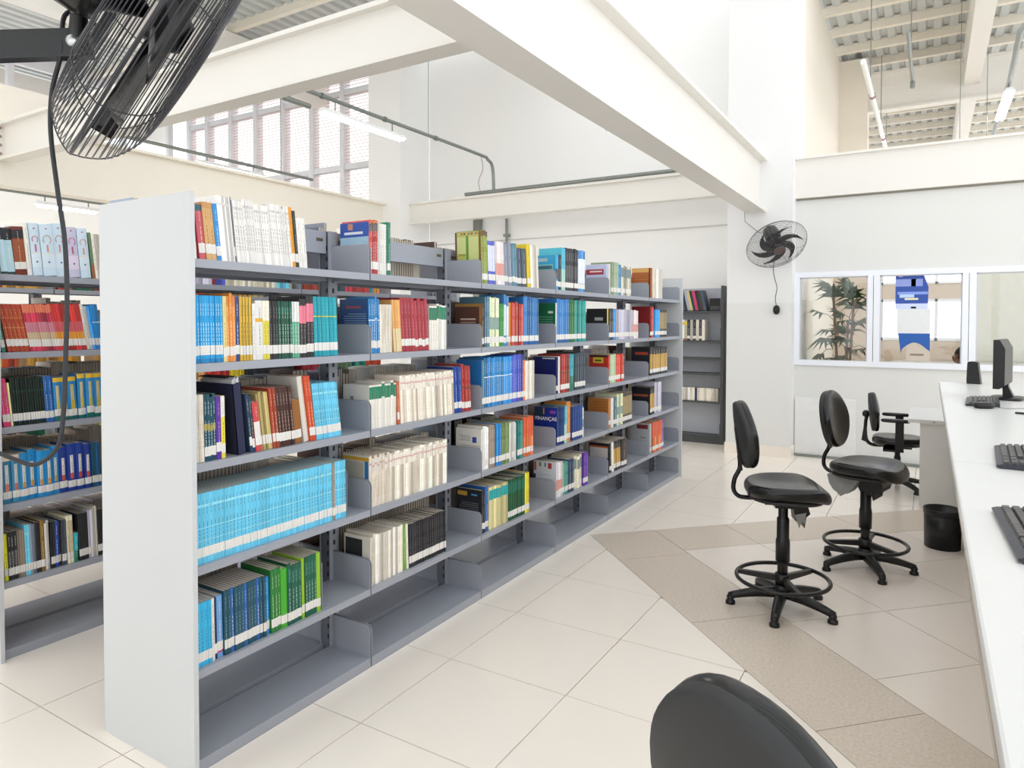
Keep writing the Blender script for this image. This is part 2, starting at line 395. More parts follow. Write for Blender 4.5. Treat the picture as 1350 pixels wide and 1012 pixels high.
# ------------------------------------------------------------------ room behind the windows
sbox('wall_office', .70, .80, 7.9, 11.8, 0, 6.1, CREAM, 'cream partition wall above and behind the pillar')
cl = MB(); cl.box(.80, 1.24, 11.8, 12.2, 0, 6.1, CREAM); struct('column', cl, 'cream column in the far bay under the roof')
TAN = mat('tan_office_wall', '#d6c4b2', .7, var=.02)
ow = MB(); ow.box(.8, 1.5, 11.3, 11.4, 0, 3.0, TAN); ow.box(1.5, 2.68, 11.3, 11.4, 0, 1.30, TAN); ow.box(1.5, 2.68, 11.3, 11.4, 1.96, 2.2, TAN); ow.box(1.5, 2.68, 11.3, 11.4, 2.62, 3.0, TAN); ow.box(2.68, 6.5, 11.3, 11.4, 0, 3.0, mat('pale_office_wall', '#dcdcd2', .7)); struct('wall_far', ow, 'tan office wall with a bright window')
of = MB()
for x in (1.5, 1.88, 2.26, 2.64):
    of.box(x, x + .04, 11.28, 11.4, 1.30, 1.96, ALU); of.box(x, x + .04, 11.28, 11.4, 2.2, 2.62, ALU)
of.box(1.5, 2.68, 11.28, 11.4, 1.30, 1.34, ALU); of.box(1.5, 2.68, 11.28, 11.4, 1.92, 1.96, ALU); of.box(1.5, 2.68, 11.28, 11.4, 2.2, 2.23, ALU); struct('window_4', of, 'bright office window seen through the interior glass')
ob = thing('office_cabinet', 'low tan cabinet under the bright office window', 'cabinet', (1.7, 10.8, 0))
q = MB(); q.box(0, 2.2, 0, .45, 0, .95, TAN); q.build('body', ob); q = MB(); q.box(-.02, 2.22, -.02, .46, .95, .98, DESK); q.build('top', ob)
for k in range(4):
    q = MB(); q.box(.02 + k * .55, .53 + k * .55, -.02, 0, .06, .92, mat('tan_cabinet_front', '#cdbba8', .5)); dd = q.build('door', ob)
    q = MB(); q.box(.2 + k * .55, .36 + k * .55, -.035, -.02, .78, .80, GALV); q.build('handle', dd)
ibeam_x('beam', 11.9, 1.24, 9, 5.17, 5.82, .2, 'cream beam crossing the far bay under the roof')

# ------------------------------------------------------------------ left side: louvred upper windows
LW = MB(); LW.box(-8.3, -8.2, -4, 7.42, 0, 3.5, WALL); LW.box(-11.2, -11.1, -4, 2.0, 3.4, 6.2, CREAM); struct('wall_left', LW, 'white wall in the distance beyond the cream beam')
LB = MB(); LB.box(-11.1, -5.74, 7.42, 7.5, 0, 3.4, WALL); LB.box(-11.1, -5.74, 7.36, 7.56, 6.35, 7.2, WALL); struct('wall_back_low', LB, 'white wall below the louvred windows')
xs = [-11.10, -10.49, -9.74, -8.99, -8.22, -7.45, -6.68, -5.985]
mul = MB()
for x in xs: mul.box(x - .05, x + .05, 7.38, 7.54, 3.4, 6.35, mat('mullion_paint', '#dfe0e4', .5))
for z in (4.3, 5.6): mul.box(-11.1, -5.74, 7.40, 7.52, z - .05, z + .05, MATS['mullion_paint'])
wl = struct('window_5', mul, 'tall louvred windows with white mullions')
SLAT = mat('louvre_slat', '#e9cfc9', .6)
for a, b_ in zip(xs[:-1], xs[1:]):
    q = MB(); z = 3.45
    while z < 6.35:
        if abs(z - 4.3) > .06 and abs(z - 5.6) > .06: q.add([(a + .05, 7.43, z), (b_ - .05, 7.43, z), (b_ - .05, 7.49, z + .018), (a + .05, 7.49, z + .018)], [(0, 1, 2, 3)], SLAT); q.box(a + .05, b_ - .05, 7.425, 7.43, z - .007, z + .007, SLAT)
        z += .058
    tag(q.build('louvre_slats', wl), kind='stuff')
mul = MB()
for k in range(6): mul.box(-11.2, -11.1, 2.2 + k * .95, 2.3 + k * .95, 3.4, 6.2, MATS['mullion_paint'])
mul.box(-11.2, -11.1, 2, 7.4, 5.95, 6.2, MATS['mullion_paint']); mul.box(-11.2, -11.1, 2, 7.4, 3.4, 3.5, MATS['mullion_paint'])
struct('window_6', mul, 'bright windows on the far side wall')

# ------------------------------------------------------------------ roof: sheets on purlins
rf = MB(); rz = 6.18; SOLID = .62     # depth of unseen hall roof rows, added with gaps to balance the daylight
def deck(x0, x1, y0, y1):
    p = .21; x = x0; vs = []; n = 0
    prof = []
    while x < x1:
        prof += [(x, rz), (x + .10, rz), (x + .125, rz + .05), (x + .185, rz + .05)]; x += p
    for px, pz in prof: vs += [(px, y0, pz), (px, y1, pz)]
    rf.add(vs, [(2 * i, 2 * i + 1, 2 * i + 3, 2 * i + 2) for i in range(len(prof) - 1)], ROOF)
deck(.72, 6.5, 8.0, 24); deck(-14, -2.6, 2.6, 7.5)
for k in range(4): deck(-14, -2.6, -4.4 + k * 1.75, -4.4 + k * 1.75 + .5)  # unseen rows, opened up so more light reaches the upper wall
for k in range(8): deck(-2.6, 7, -4.4 + k * 1.55, -4.4 + k * 1.55 + SOLID)
ceil = struct('ceiling', rf, 'corrugated metal roof sheets on cream purlins')
pm1 = MB(); pm1.box(.75, 6.5, -.035, .035, -.095, .03, PURLIN); pm1.box(.75, 6.5, -.035, .05, -.11, -.095, PURLIN); me1 = pm1.mesh('purlin')
pm2 = MB(); pm2.box(-14, -2.6, -.035, .035, -.095, .03, PURLIN); pm2.box(-14, -2.6, -.035, .05, -.11, -.095, PURLIN); me2 = pm2.mesh('purlin')
for k in range(18): link('purlin', me1, ceil, (0, 8.82 + k * .84, rz))
for k in range(9): link('purlin', me2, ceil, (0, -3.6 + k * 1.3, rz))
for x in (-12, -7.2, -2.6, 2.72, 6.4):
    q = MB(); q.box(x - .11, x + .11, (-4.4 if x < 0 else 8.0), (7.5 if x < 0 else 24), 5.4, 6.05, BEAM); q.build('rafter', ceil)

# ------------------------------------------------------------------ conduits, pipes, cables and lamps
def cable(name, pts, r, m, label, cat, n=6, sm=6):
    q = MB(); q.tube(bez(pts, sm) if sm else pts, r, m, n); return tag(q.build(name), label, cat)
x1 = -3.465
q = MB(); q.tube(bez([(x1, 3.2, 4.03), (x1, 5.0, 4.03), (x1, 6.9, 4.03), (x1, 7.16, 4.0), (x1 + .02, 7.26, 3.9), (x1 + .03, 7.28, 3.55)], 6), .024, GALV, 8)
for y in (3.9, 4.9, 5.9): q.lathe([(.032, -.02), (.032, .02)], GALV, 10, Matrix.Translation((x1, y, 4.03)) @ Matrix.Rotation(R(90), 4, 'X'))
tag(q.build('conduit'), 'galvanised conduit bending down onto the white back beam', 'conduit')
q = MB(); q.tube([(-3.95, 7.27, 3.545), (.0, 7.27, 3.545)], .028, GALV, 8); tag(q.build('conduit'), 'straight galvanised conduit lying along the white back beam', 'conduit')
q = MB(); q.tube([(-3.49, 7.74, 3.2), (-3.49, 7.74, 1.9)], .022, GALV, 8); q.box(-3.53, -3.45, 7.7, 7.79, 2.92, 2.96, GALV); tag(q.build('conduit'), 'thin vertical conduit on the back wall', 'conduit')
q = MB(); q.box(-4.1, -3.98, 7.70, 7.79, 1.9, 3.35, GALV); tag(q.build('cable_duct'), 'flat grey cable duct standing on the back wall', 'duct')
cable('cable', [(x1, 6.98, 4.01), (x1 - .02, 7.06, 3.85), (-3.62, 7.15, 3.7), (-3.66, 7.25, 3.57)], .005, GALV, 'short slack cable between the two galvanised conduits', 'cable')
cable('hanger_wire', [(x1, 5.75, 4.05), (x1, 5.75, 6.2)], .006, GALV, 'thin wire holding the bent conduit from the roof', 'wire', sm=0)
x2 = -6.5
q = MB(); q.tube([(x2, 2.4, 3.91), (x2, 6.54, 3.91)], .024, GALV, 8); q.tube([(x2, 5.9, 3.9), (x2, 5.9, 6.03)], .005, GALV, 5); tag(q.build('conduit'), 'galvanised conduit hanging in front of the louvred windows', 'conduit')
def tube_lamp(loc, length, rz, label, hang=.1, tilt=0., group=None):
    t = thing('tube_lamp', label, 'lamp', loc, rz, group); L = length / 2
    q = MB(); q.prism([(-.06, .0), (.06, 0), (.035, .045), (-.035, .045)], 'y', -L, L, WHITE); q.build('housing', t)
    for dx in (-.03, .03):
        q = MB(); q.tube([(dx, -L + .03, -.012), (dx, L - .03, -.012)], .013, TUBE, 8); q.build('tube', t)
    for y in (-L * .7, L * .7):
        q = MB(); q.tube([(0, y, .04), (0, y, hang)], .008, GALV, 6); q.build('hanger', t)
    return t
tube_lamp((x1, 4.56, 3.86), 1.35, 0, 'lit tube lamp hanging from the bent conduit', .165)
q = MB(); q.tube([(x1, 3.35, 3.87), (x1, 3.72, 3.87)], .028, GALV, 10); q.tube([(x1, 3.45, 3.87), (x1, 3.45, 4.03)], .01, GALV, 6); tag(q.build('ballast_box'), 'grey cylinder ballast hanging beside the tube lamp', 'ballast')
tube_lamp((x2, 5.0, 3.78), 1.1, 0, 'lit tube lamp hanging in front of the louvred windows', .13)
tube_lamp((-7.0, 3.02, 2.99), .72, 0, 'lit tube lamp low beyond the cream beam', .12)
q = MB(); q.tube([(-7.0, 1.5, 3.11), (-7.0, 6.8, 3.11)], .02, GALV, 8); tag(q.build('conduit'), 'low conduit holding the tube lamp beyond the cream beam', 'conduit')
# far bay
q = MB(); q.tube([(1.45, 5.6 + 2.5, 4.8), (1.46, 13.6, 4.8)], .035, WHITE, 10)
for y in (9.6, 12.2): q.lathe([(.045, -.03), (.045, .03)], mat('red_clamp', '#9c4b4b', .5), 12, Matrix.Translation((1.455, y, 4.8)) @ Matrix.Rotation(R(90), 4, 'X'))
for y in (9.2, 11.6, 13.2): q.tube([(1.455, y, 4.83), (1.455, y, 6.03)], .006, GALV, 5)
tag(q.build('water_pipe'), 'long white pipe with red clamps under the far roof', 'pipe')
q = MB(); q.tube([(1.93, 7.9, 5), (1.94, 9.87, 5)], .022, GALV, 8); q.tube([(1.94, 9.87, 5), (1.94, 9.87, 4.9)], .03, GALV, 8); q.tube([(1.935, 9.0, 5), (1.935, 9.0, 6.03)], .006, GALV, 5); tag(q.build('conduit'), 'short conduit with an end box under the far roof', 'conduit')
q = MB(); q.tube([(2.97, 7.6, 4.68), (3.02, 9.3, 4.66), (3.05, 14, 4.66)], .03, GALV, 8); tag(q.build('conduit'), 'dark conduit carrying the tube lamp of the far bay', 'conduit')
tube_lamp((3.03, 10.2, 4.56), 1.5, 0, 'bright tube lamp under the roof of the far bay', .1)
for x, y in ((2.5, 9.5), (2.85, 10.5)):
    cable('hanger_wire', [(x, y, 3.6), (x, y, 6.1)], .005, GALV, ['thin wire hanging beside the far rafter', 'thin wire hanging beside the far tube lamp'][x > 2.6], 'wire', sm=0)
cable('hanger_wire', [(-1.62, 7.3, 4.2), (-1.62, 7.3, 7.0)], .008, GALV, 'thin wire in front of the upper white wall', 'wire', sm=0)

# ------------------------------------------------------------------ bookcases
W_ = .912; LEV = [1.815, 1.448, 1.096, .732, .365, .045]; DEPTH = .25
def tray_mesh(lip):
    b = MB(); y0, y1 = .004, W_ - .004
    b.box(-DEPTH, 0, y0, y1, -.003, 0, STEEL); b.box(-.003, 0, y0, y1, -lip, -.003, STEEL); b.box(-DEPTH, -DEPTH + .003, y0, y1, -lip, -.003, STEEL)
    b.box(-.02, -.003, y0, y1, -lip, -lip + .003, STEEL); b.box(-.14, -.11, y0, y1, -lip * .6, -.003, STEELD)
    return b.mesh('shelf')
def plate_mesh(hi, lip):
    b = MB(); pts = [(-DEPTH, -lip), (-.001, -lip), (-.001, hi - .03)]
    pts += [(-.031 + .03 * math.cos(R(a)), hi - .03 + .03 * math.sin(R(a))) for a in (15, 35, 55, 75, 90)] + [(-DEPTH, hi)]
    b.prism(pts, 'y', -.0015, .0015, STEEL); return b.mesh('side_plate')
TRAY, BASE = tray_mesh(.03), tray_mesh(.045)
PLATE, PLATEB = plate_mesh(.135, .03), plate_mesh(.15, .045)
_b = MB(); _b.box(0, .0012, 0, .04, 0, .015, mat('brass_slot', '#5d5340', .5)); RSLOT = _b.mesh('rail_slot')
def upright_mesh():
    b = MB(); b.box(-.03, .03, -.022, .022, 0, 2.02, STEELD); b.box(-.034, -.03, -.028, .028, 0, 2.02, STEEL); b.box(.03, .034, -.028, .028, 0, 2.02, STEEL); return b.mesh('upright')
def slot_mesh():
    b = MB(); z = .08
    while z < 1.98:
        for x in (-.0352, .034): b.box(x, x + .0012, -.006, .006, z, z + .022, SLOT)
        for y in (-.0232, .022): b.box(.012, .02, y, y + .0012, z, z + .022, SLOT)
        z += .05
    return b.mesh('slots')
def rail_mesh():
    b = MB(); b.box(-.02, .02, .03, W_ - .03, 1.915, 2.018, STEEL); pass
    return b.mesh('top_rail')
UPR, SLT, RAIL = upright_mesh(), slot_mesh(), rail_mesh()
def bookcase(x, y, n, label, panels=(True, True), sides=(0, 1)):
    t = thing('bookcase', label, 'bookcase', (x, y, 0))
    for k, yy in enumerate((0, n * W_)):
        if not panels[k]: continue
        p = MB(); p.box(-.54, .029, (0 if k == 0 else yy - .006), (.018 if k == 0 else yy + .012), 0, 2.04, PANEL); tag(p.build('end_panel', t), 'plain white end panel')
    for i in range(n + 1):
        yy = i * W_ + (.04 if i == 0 else (-.03 if i == n else 0))
        u = link('upright', UPR, t, (-.27, yy, 0)); tag(link('slots', SLT, u), kind='stuff')
    for i in range(n):
        rl = link('top_rail', RAIL, t, (-.27, i * W_, 0))
        for y_ in (.05, W_ - .09): link('rail_slot', RSLOT, rl, (.02, y_, 1.97))
        for lv, z in enumerate(LEV):
            for sd in sides:
                s = link('shelf', BASE if lv == 5 else TRAY, t, (0 if sd == 0 else -.54, i * W_ + (0 if sd == 0 else W_), z), (0, 0, 0 if sd == 0 else math.pi))
                for y_ in (.006, W_ - .006): 
                    if i == 0 and sd == 0 and y_ < .1: y_ = .022
                    link('side_plate', PLATEB if lv == 5 else PLATE, s, (0, y_, 0))
    return t
bookcase(0, 0, 6, 'long double-sided grey steel bookcase with white end panels beside the stools')
bookcase(-1.51, .03, 4, 'grey steel bookcase in the aisle behind the blank end panel')
bookcase(-3.05, .1, 3, 'grey steel bookcase glimpsed through the shelves of another bookcase', sides=(0,))

# ------------------------------------------------------------------ books
# style: cover colour, spine bands (from, to, colour), ink, has sticker, description
ST = {
 'wht': ('#eceae4', [], '#9a9aa0', 1, 'plain white paperback'), 'pinkred': ('#cf5a66', [(.88, 1, '#3a6470')], '#f2d9d4', 1, 'rose red paperback with pale title'),
 'tan': ('#dcae72', [(.9, 1, '#c8935a')], '#8a5a2c', 1, 'tan paperback'), 'skyblue': ('#2a8fd8', [], '#bfe0f5', 1, 'bright blue paperback'),
 'journal': ('#efece8', [(.86, .9, '#d9d6d4')], '#8f8d94', 0, 'white journal with small grey spine print'), 'navythin': ('#24315f', [], '#8f9bc0', 1, 'thin navy booklet'),
 'amber': ('#eda025', [], '#a86a10', 1, 'amber yellow book'), 'black': ('#232326', [], '#8d8d8d', 1, 'black book with grey title'),
 'cyan': ('#1f9fdb', [(.0, .06, '#1585c0')], '#d4eefa', 1, 'vivid blue paperback of a matching set'), 'paleyel': ('#efdf96', [], '#a89a5c', 1, 'pale yellow booklet'),
 'orange': ('#ee9a44', [(.85, 1, '#e58a35')], '#fbe4c4', 1, 'orange paperback'), 'navy': ('#2d3f78', [], '#e4e6ee', 1, 'navy blue book with white title'),
 'gold': ('#dcae2c', [(.0, 1, '#33503f', .74, 1.)], '#3c5a44', 1, 'golden yellow book with green title'), 'whtdot': ('#efefec', [(.64, .70, '#f0b92c')], '#77777a', 1, 'white book with a yellow dot'),
 'whtyel': ('#ecdc4c', [(.66, 1, '#eeeadb')], '#8c8a5c', 1, 'yellow and white book'), 'dkgreen': ('#11543f', [(.78, .9, '#1d6550')], '#d4ded8', 1, 'dark green book with white titles'),
 'whtgreen': ('#5fae8c', [(.64, 1, '#f0f1ee')], '#f2f2f2', 1, 'green book with a white head'), 'blackpink': ('#252527', [(.58, .88, '#ea7b92')], '#c9a9b0', 1, 'black book with a pink band'),
 'teal': ('#0f9fb0', [(.66, .68, '#c8c94a')], '#7fd6dc', 1, 'teal book with a thin yellow line'), 'cream': ('#e6dfd2', [], '#b8ab9c', 0, 'cream paperback'),
 'dkteal': ('#164a5c', [(.46, .56, '#a89a3c')], '#cfe0e4', 1, 'dark teal book with ochre mark'), 'purple': ('#5f2fa0', [], '#c9b4e4', 1, 'purple book'),
 'dkblue': ('#22405f', [], '#c8b46c', 1, 'dark blue booklet'), 'redwht': ('#cc4a4a', [(.3, .6, '#efe9e6')], '#f0dada', 1, 'red and white booklet'),
 'khaki': ('#b5a46a', [], '#efe6c4', 1, 'khaki paperback'), 'brick': ('#a8432e', [], '#e4c9a4', 1, 'brick red book'), 'brown': ('#4a2a24', [], '#cdbcb0', 1, 'dark brown book with pale titles'),
 'caramel': ('#96602c', [], None, 1, 'caramel brown rounded book'), 'whtbig': ('#e4dfd4', [], None, 0, 'large white leaning binder book'), 'redorange': ('#d9532c', [], '#f4cfae', 1, 'red orange book'),
 'ltblue': ('#6fd0f2', [(.80, .84, '#9ae4f8'), (.5, .507, '#c6f2fc'), (.32, .327, '#c6f2fc')], '#3a5560', 1, 'light blue volume of a matching set'),
 'cyanlt': ('#38b6e4', [], '#2c6c8c', 1, 'cyan volume with dark title'), 'peri': ('#6ea2dc', [(.08, .13, '#c43c6c')], '#dbe6f6', 1, 'periwinkle blue book with a pink spot'),
 'tealblue': ('#174a58', [(.0, 1, '#1a5166')], '#a9c3c4', 1, 'dark blue green volume of a matching set'), 'green': ('#2c7c38', [], '#c4e2b4', 1, 'leaf green book'),
 'brightgreen': ('#46b02c', [], None, 1, 'thick bright green book'), 'emerald': ('#12604a', [(.70, .92, '#1a6a54')], '#cfe2da', 1, 'emerald green volume with white titles'), 'lime': ('#9acc2c', [], None, 1, 'thin lime green book'),
 'redgrey': ('#b93f3c', [(.80, .95, '#5c5a56'), (.95, 1, '#d8703c')], '#efdcd4', 1, 'red book with a grey and orange head'), 'green2': ('#12765a', [], '#d4e8e0', 1, 'single green book'),
 'bluewht': ('#2f86c4', [(.60, .62, '#dfe6ec')], '#e4ecf4', 1, 'blue book with a white striped spine'), 'peach': ('#efb46c', [(.0, .45, '#ecdcae')], '#a8703c', 0, 'peach and cream book'),
 'crimson': ('#a8323e', [], '#e0aab0', 1, 'crimson volume of a matching set'), 'whtgtop': ('#ebe7de', [(.68, .96, '#1f7d5c')], '#c9c0b0', 0, 'white volume with a green spine label'),
 'orangethin': ('#d9683c', [], '#efd4c0', 1, 'thin orange book'), 'cream2': ('#e4dacb', [(.70, .95, '#eee8de'), (.82, .86, '#d9b4ae')], '#b9a88e', 0, 'yellowed white journal with faint red number'),
 'royal': ('#1f469c', [], '#c9d4ec', 1, 'royal blue book'), 'redbk': ('#a52c28', [(.5, .53, '#5c3c2c')], '#e4c4a4', 1, 'red hardback with dark line'),
 'limegreen': ('#7cb04c', [], '#d4e8c0', 0, 'green magazine file among the journals'), 'black2': ('#26262a', [(.38, .41, '#101012')], '#75757a', 1, 'black volume of a matching set'),
 'olive': ('#8c9c3c', [(.9, 1, '#6c4c34')], '#e4e4b4', 1, 'olive green book'), 'bluewht2': ('#4c5cb0', [(.3, .9, '#d9dcec')], '#5c6cb4', 1, 'blue and white leaning book'),
 'pinkwht': ('#e9dcdc', [(.2, .5, '#dc9c94')], '#b48c90', 1, 'pink and white paperback'), 'greyblue': ('#8a93a4', [], '#e4e4e8', 1, 'grey blue book'), 'steel': ('#5c8ca0', [], '#d4e0e4', 1, 'steel blue book'),
 'slate': ('#4a5868', [], '#c4ccd4', 1, 'slate coloured book'), 'yellow': ('#ecd02c', [], '#8c7c1c', 1, 'yellow book'), 'ochre': ('#b4883c', [], '#efdcb4', 1, 'ochre book'),
 'palegreen': ('#dfe4bc', [(.35, .6, '#8ca49c')], '#6c8468', 1, 'pale green book'), 'whtblue': ('#4c8ccc', [(.2, .8, '#e6ecf2')], '#5c84b0', 1, 'white and blue book'), 'redrow': ('#c4483c', [], '#efd0c4', 1, 'red paperback'),
 'bluerow': ('#2f74b4', [(.0, .12, '#1c5c9c')], '#bcd8ec', 1, 'mid blue paperback'), 'violet': ('#4a54b4', [], '#d0d4f0', 1, 'violet blue book'), 'taupe': ('#a09080', [], '#e4dccc', 1, 'taupe book'),
 'olivegr': ('#6c8450', [], '#dce4c8', 1, 'olive green paperback'), 'teal2': ('#178a84', [], '#b4e0d8', 1, 'teal green book'), 'redorange2': ('#e0703c', [(.5, 1, '#d85c38')], '#f4dcc4', 1, 'orange red paperback'),
 'royalblue': ('#2c66b0', [], '#d0e0f0', 1, 'medium blue book'), 'creamteal': ('#e6dca4', [(.70, .93, '#18a4a8')], '#c4b878', 0, 'cream book with a turquoise band'), 'forest': ('#1e5634', [(.66, .92, '#1c6c54')], '#5c8c6c', 1, 'forest green volume of a matching set'),
 'blackwht': ('#2c2e34', [(.3, .6, '#4c4c50')], '#d4d4d4', 1, 'black book with white lettering'), 'cyanpale': ('#4cb8d0', [(.0, .5, '#a8d8c8')], '#e4f4f4', 1, 'pale cyan book'), 'tealone': ('#2a98a4', [(.0, .4, '#2c7c64')], '#dceeea', 0, 'turquoise booklet'),
 'slatebk': ('#37424c', [], '#98a4ac', 1, 'dark slate volume'), 'navyset': ('#1c3c7c', [], '#6c94cc', 1, 'deep blue volume'), 'seagreen': ('#4c9c8c', [], '#d4ece4', 1, 'sea green book'), 'mixlight': ('#d4cfba', [(.6, .9, '#7c8c8c')], '#8c8c7c', 1, 'pale grey green book'),
 'sage': ('#a4b894', [], '#ecf0e0', 1, 'sage green book'), 'lavwht': ('#c9c6d8', [], '#8c88a4', 1, 'lavender grey book'), 'darktan': ('#4a443c', [(.3, .9, '#a08c64')], '#d4c4a0', 1, 'dark brown and tan book'),
 'blackgold': ('#2a2c34', [(.2, .75, '#c49a4c')], '#efe0b8', 1, 'black book with a gold panel'), 'blackthick': ('#2c201c', [(.1, .2, '#d8d4cc')], '#c4a48c', 1, 'thick black reference book'),
 'lbblack': ('#bfe0ea', [(.74, 1, '#1c2428'), (.0, .05, '#1f3c34')], '#eef8fa', 0, 'pale blue volume with a black head'), 'mahogany': ('#7c2e1e', [(.76, .93, '#20242a'), (.16, .74, '#a4542c')], '#efd4b8', 1, 'thick mahogany volume with a black label'),
 'qvol': ('#cfe3f1', [(.16, .42, '#d9e9f4'), (.42, .43, '#efe0bc')], None, 0, 'thick pale blue volume with a coloured ring'), 'qvolp': ('#d2cfe8', [(.16, .42, '#e4d8ec'), (.42, .43, '#efd0d8')], None, 0, 'thick lilac volume with a pink ring'),
 'mosstan': ('#6c8c68', [(.0, .3, '#a45c34')], None, 0, 'thin moss green and rust book'), 'rust': ('#b8482c', [(.70, .73, '#cc6c3c'), (.5, .515, '#dc9c5c')], '#e8b478', 1, 'rust orange volume of a matching set'),
 'sunset': ('#c43c54', [(.12, .24, '#3c1c20'), (.24, .40, '#cdb894'), (.40, .62, '#cc8494'), (.82, 1, '#e07c5c')], None, 1, 'pink red volume with a dark foot band'), 'redyel': ('#cc3c38', [(.12, .40, '#e09c38'), (.40, .62, '#d06068')], None, 1, 'red volume with a yellow foot band'),
 'magenta': ('#c43468', [(.4, .9, '#dc5080')], '#f4c8d8', 1, 'magenta pink book'), 'blackgreen': ('#14261e', [(.08, .22, '#2a5a84'), (.7, .74, '#1c3c30')], '#7c988c', 1, 'thin black green volume of a matching set'),
 'yelblue': ('#2f8cc8', [(.90, 1, '#ecc02c'), (.0, .2, '#1c6c64'), (.40, .82, '#d8c48c', .16, .86), (.2, .46, '#dcc03c', .16, .9)], '#5c7c8c', 1, 'thick blue volume with a yellow head'),
 'pinkvol': ('#3a8cb4', [(.1, .24, '#2c2c30', .08, .92), (.36, .8, '#e4e0dc', .14, .86), (.22, .4, '#e08474', .14, .86), (.88, 1, '#efdcc4')], '#4c4c4c', 1, 'thick blue volume with a salmon block'),
 'bluevol': ('#2490d0', [(.38, .76, '#e2ded0', .12, .86), (.26, .38, '#e2a44c', .12, .86)], '#5c5c54', 1, 'thick bright blue volume with an orange block'), 'navyvol': ('#20409c', [(.38, .76, '#e6e2dc', .12, .86), (.26, .38, '#dc5444', .12, .86)], '#5c5c64', 1, 'thick navy blue volume with a red block'),
 'creamyel': ('#e9e2c8', [(.75, .9, '#e0c030'), (.02, .07, '#8c2c3c')], None, 0, 'cream book with a yellow band'),
 'creamtxt': ('#e2d9bc', [(.1, .9, '#dcd0ac')], '#3c3c34', 1, 'cream book with black vertical lettering'),
}
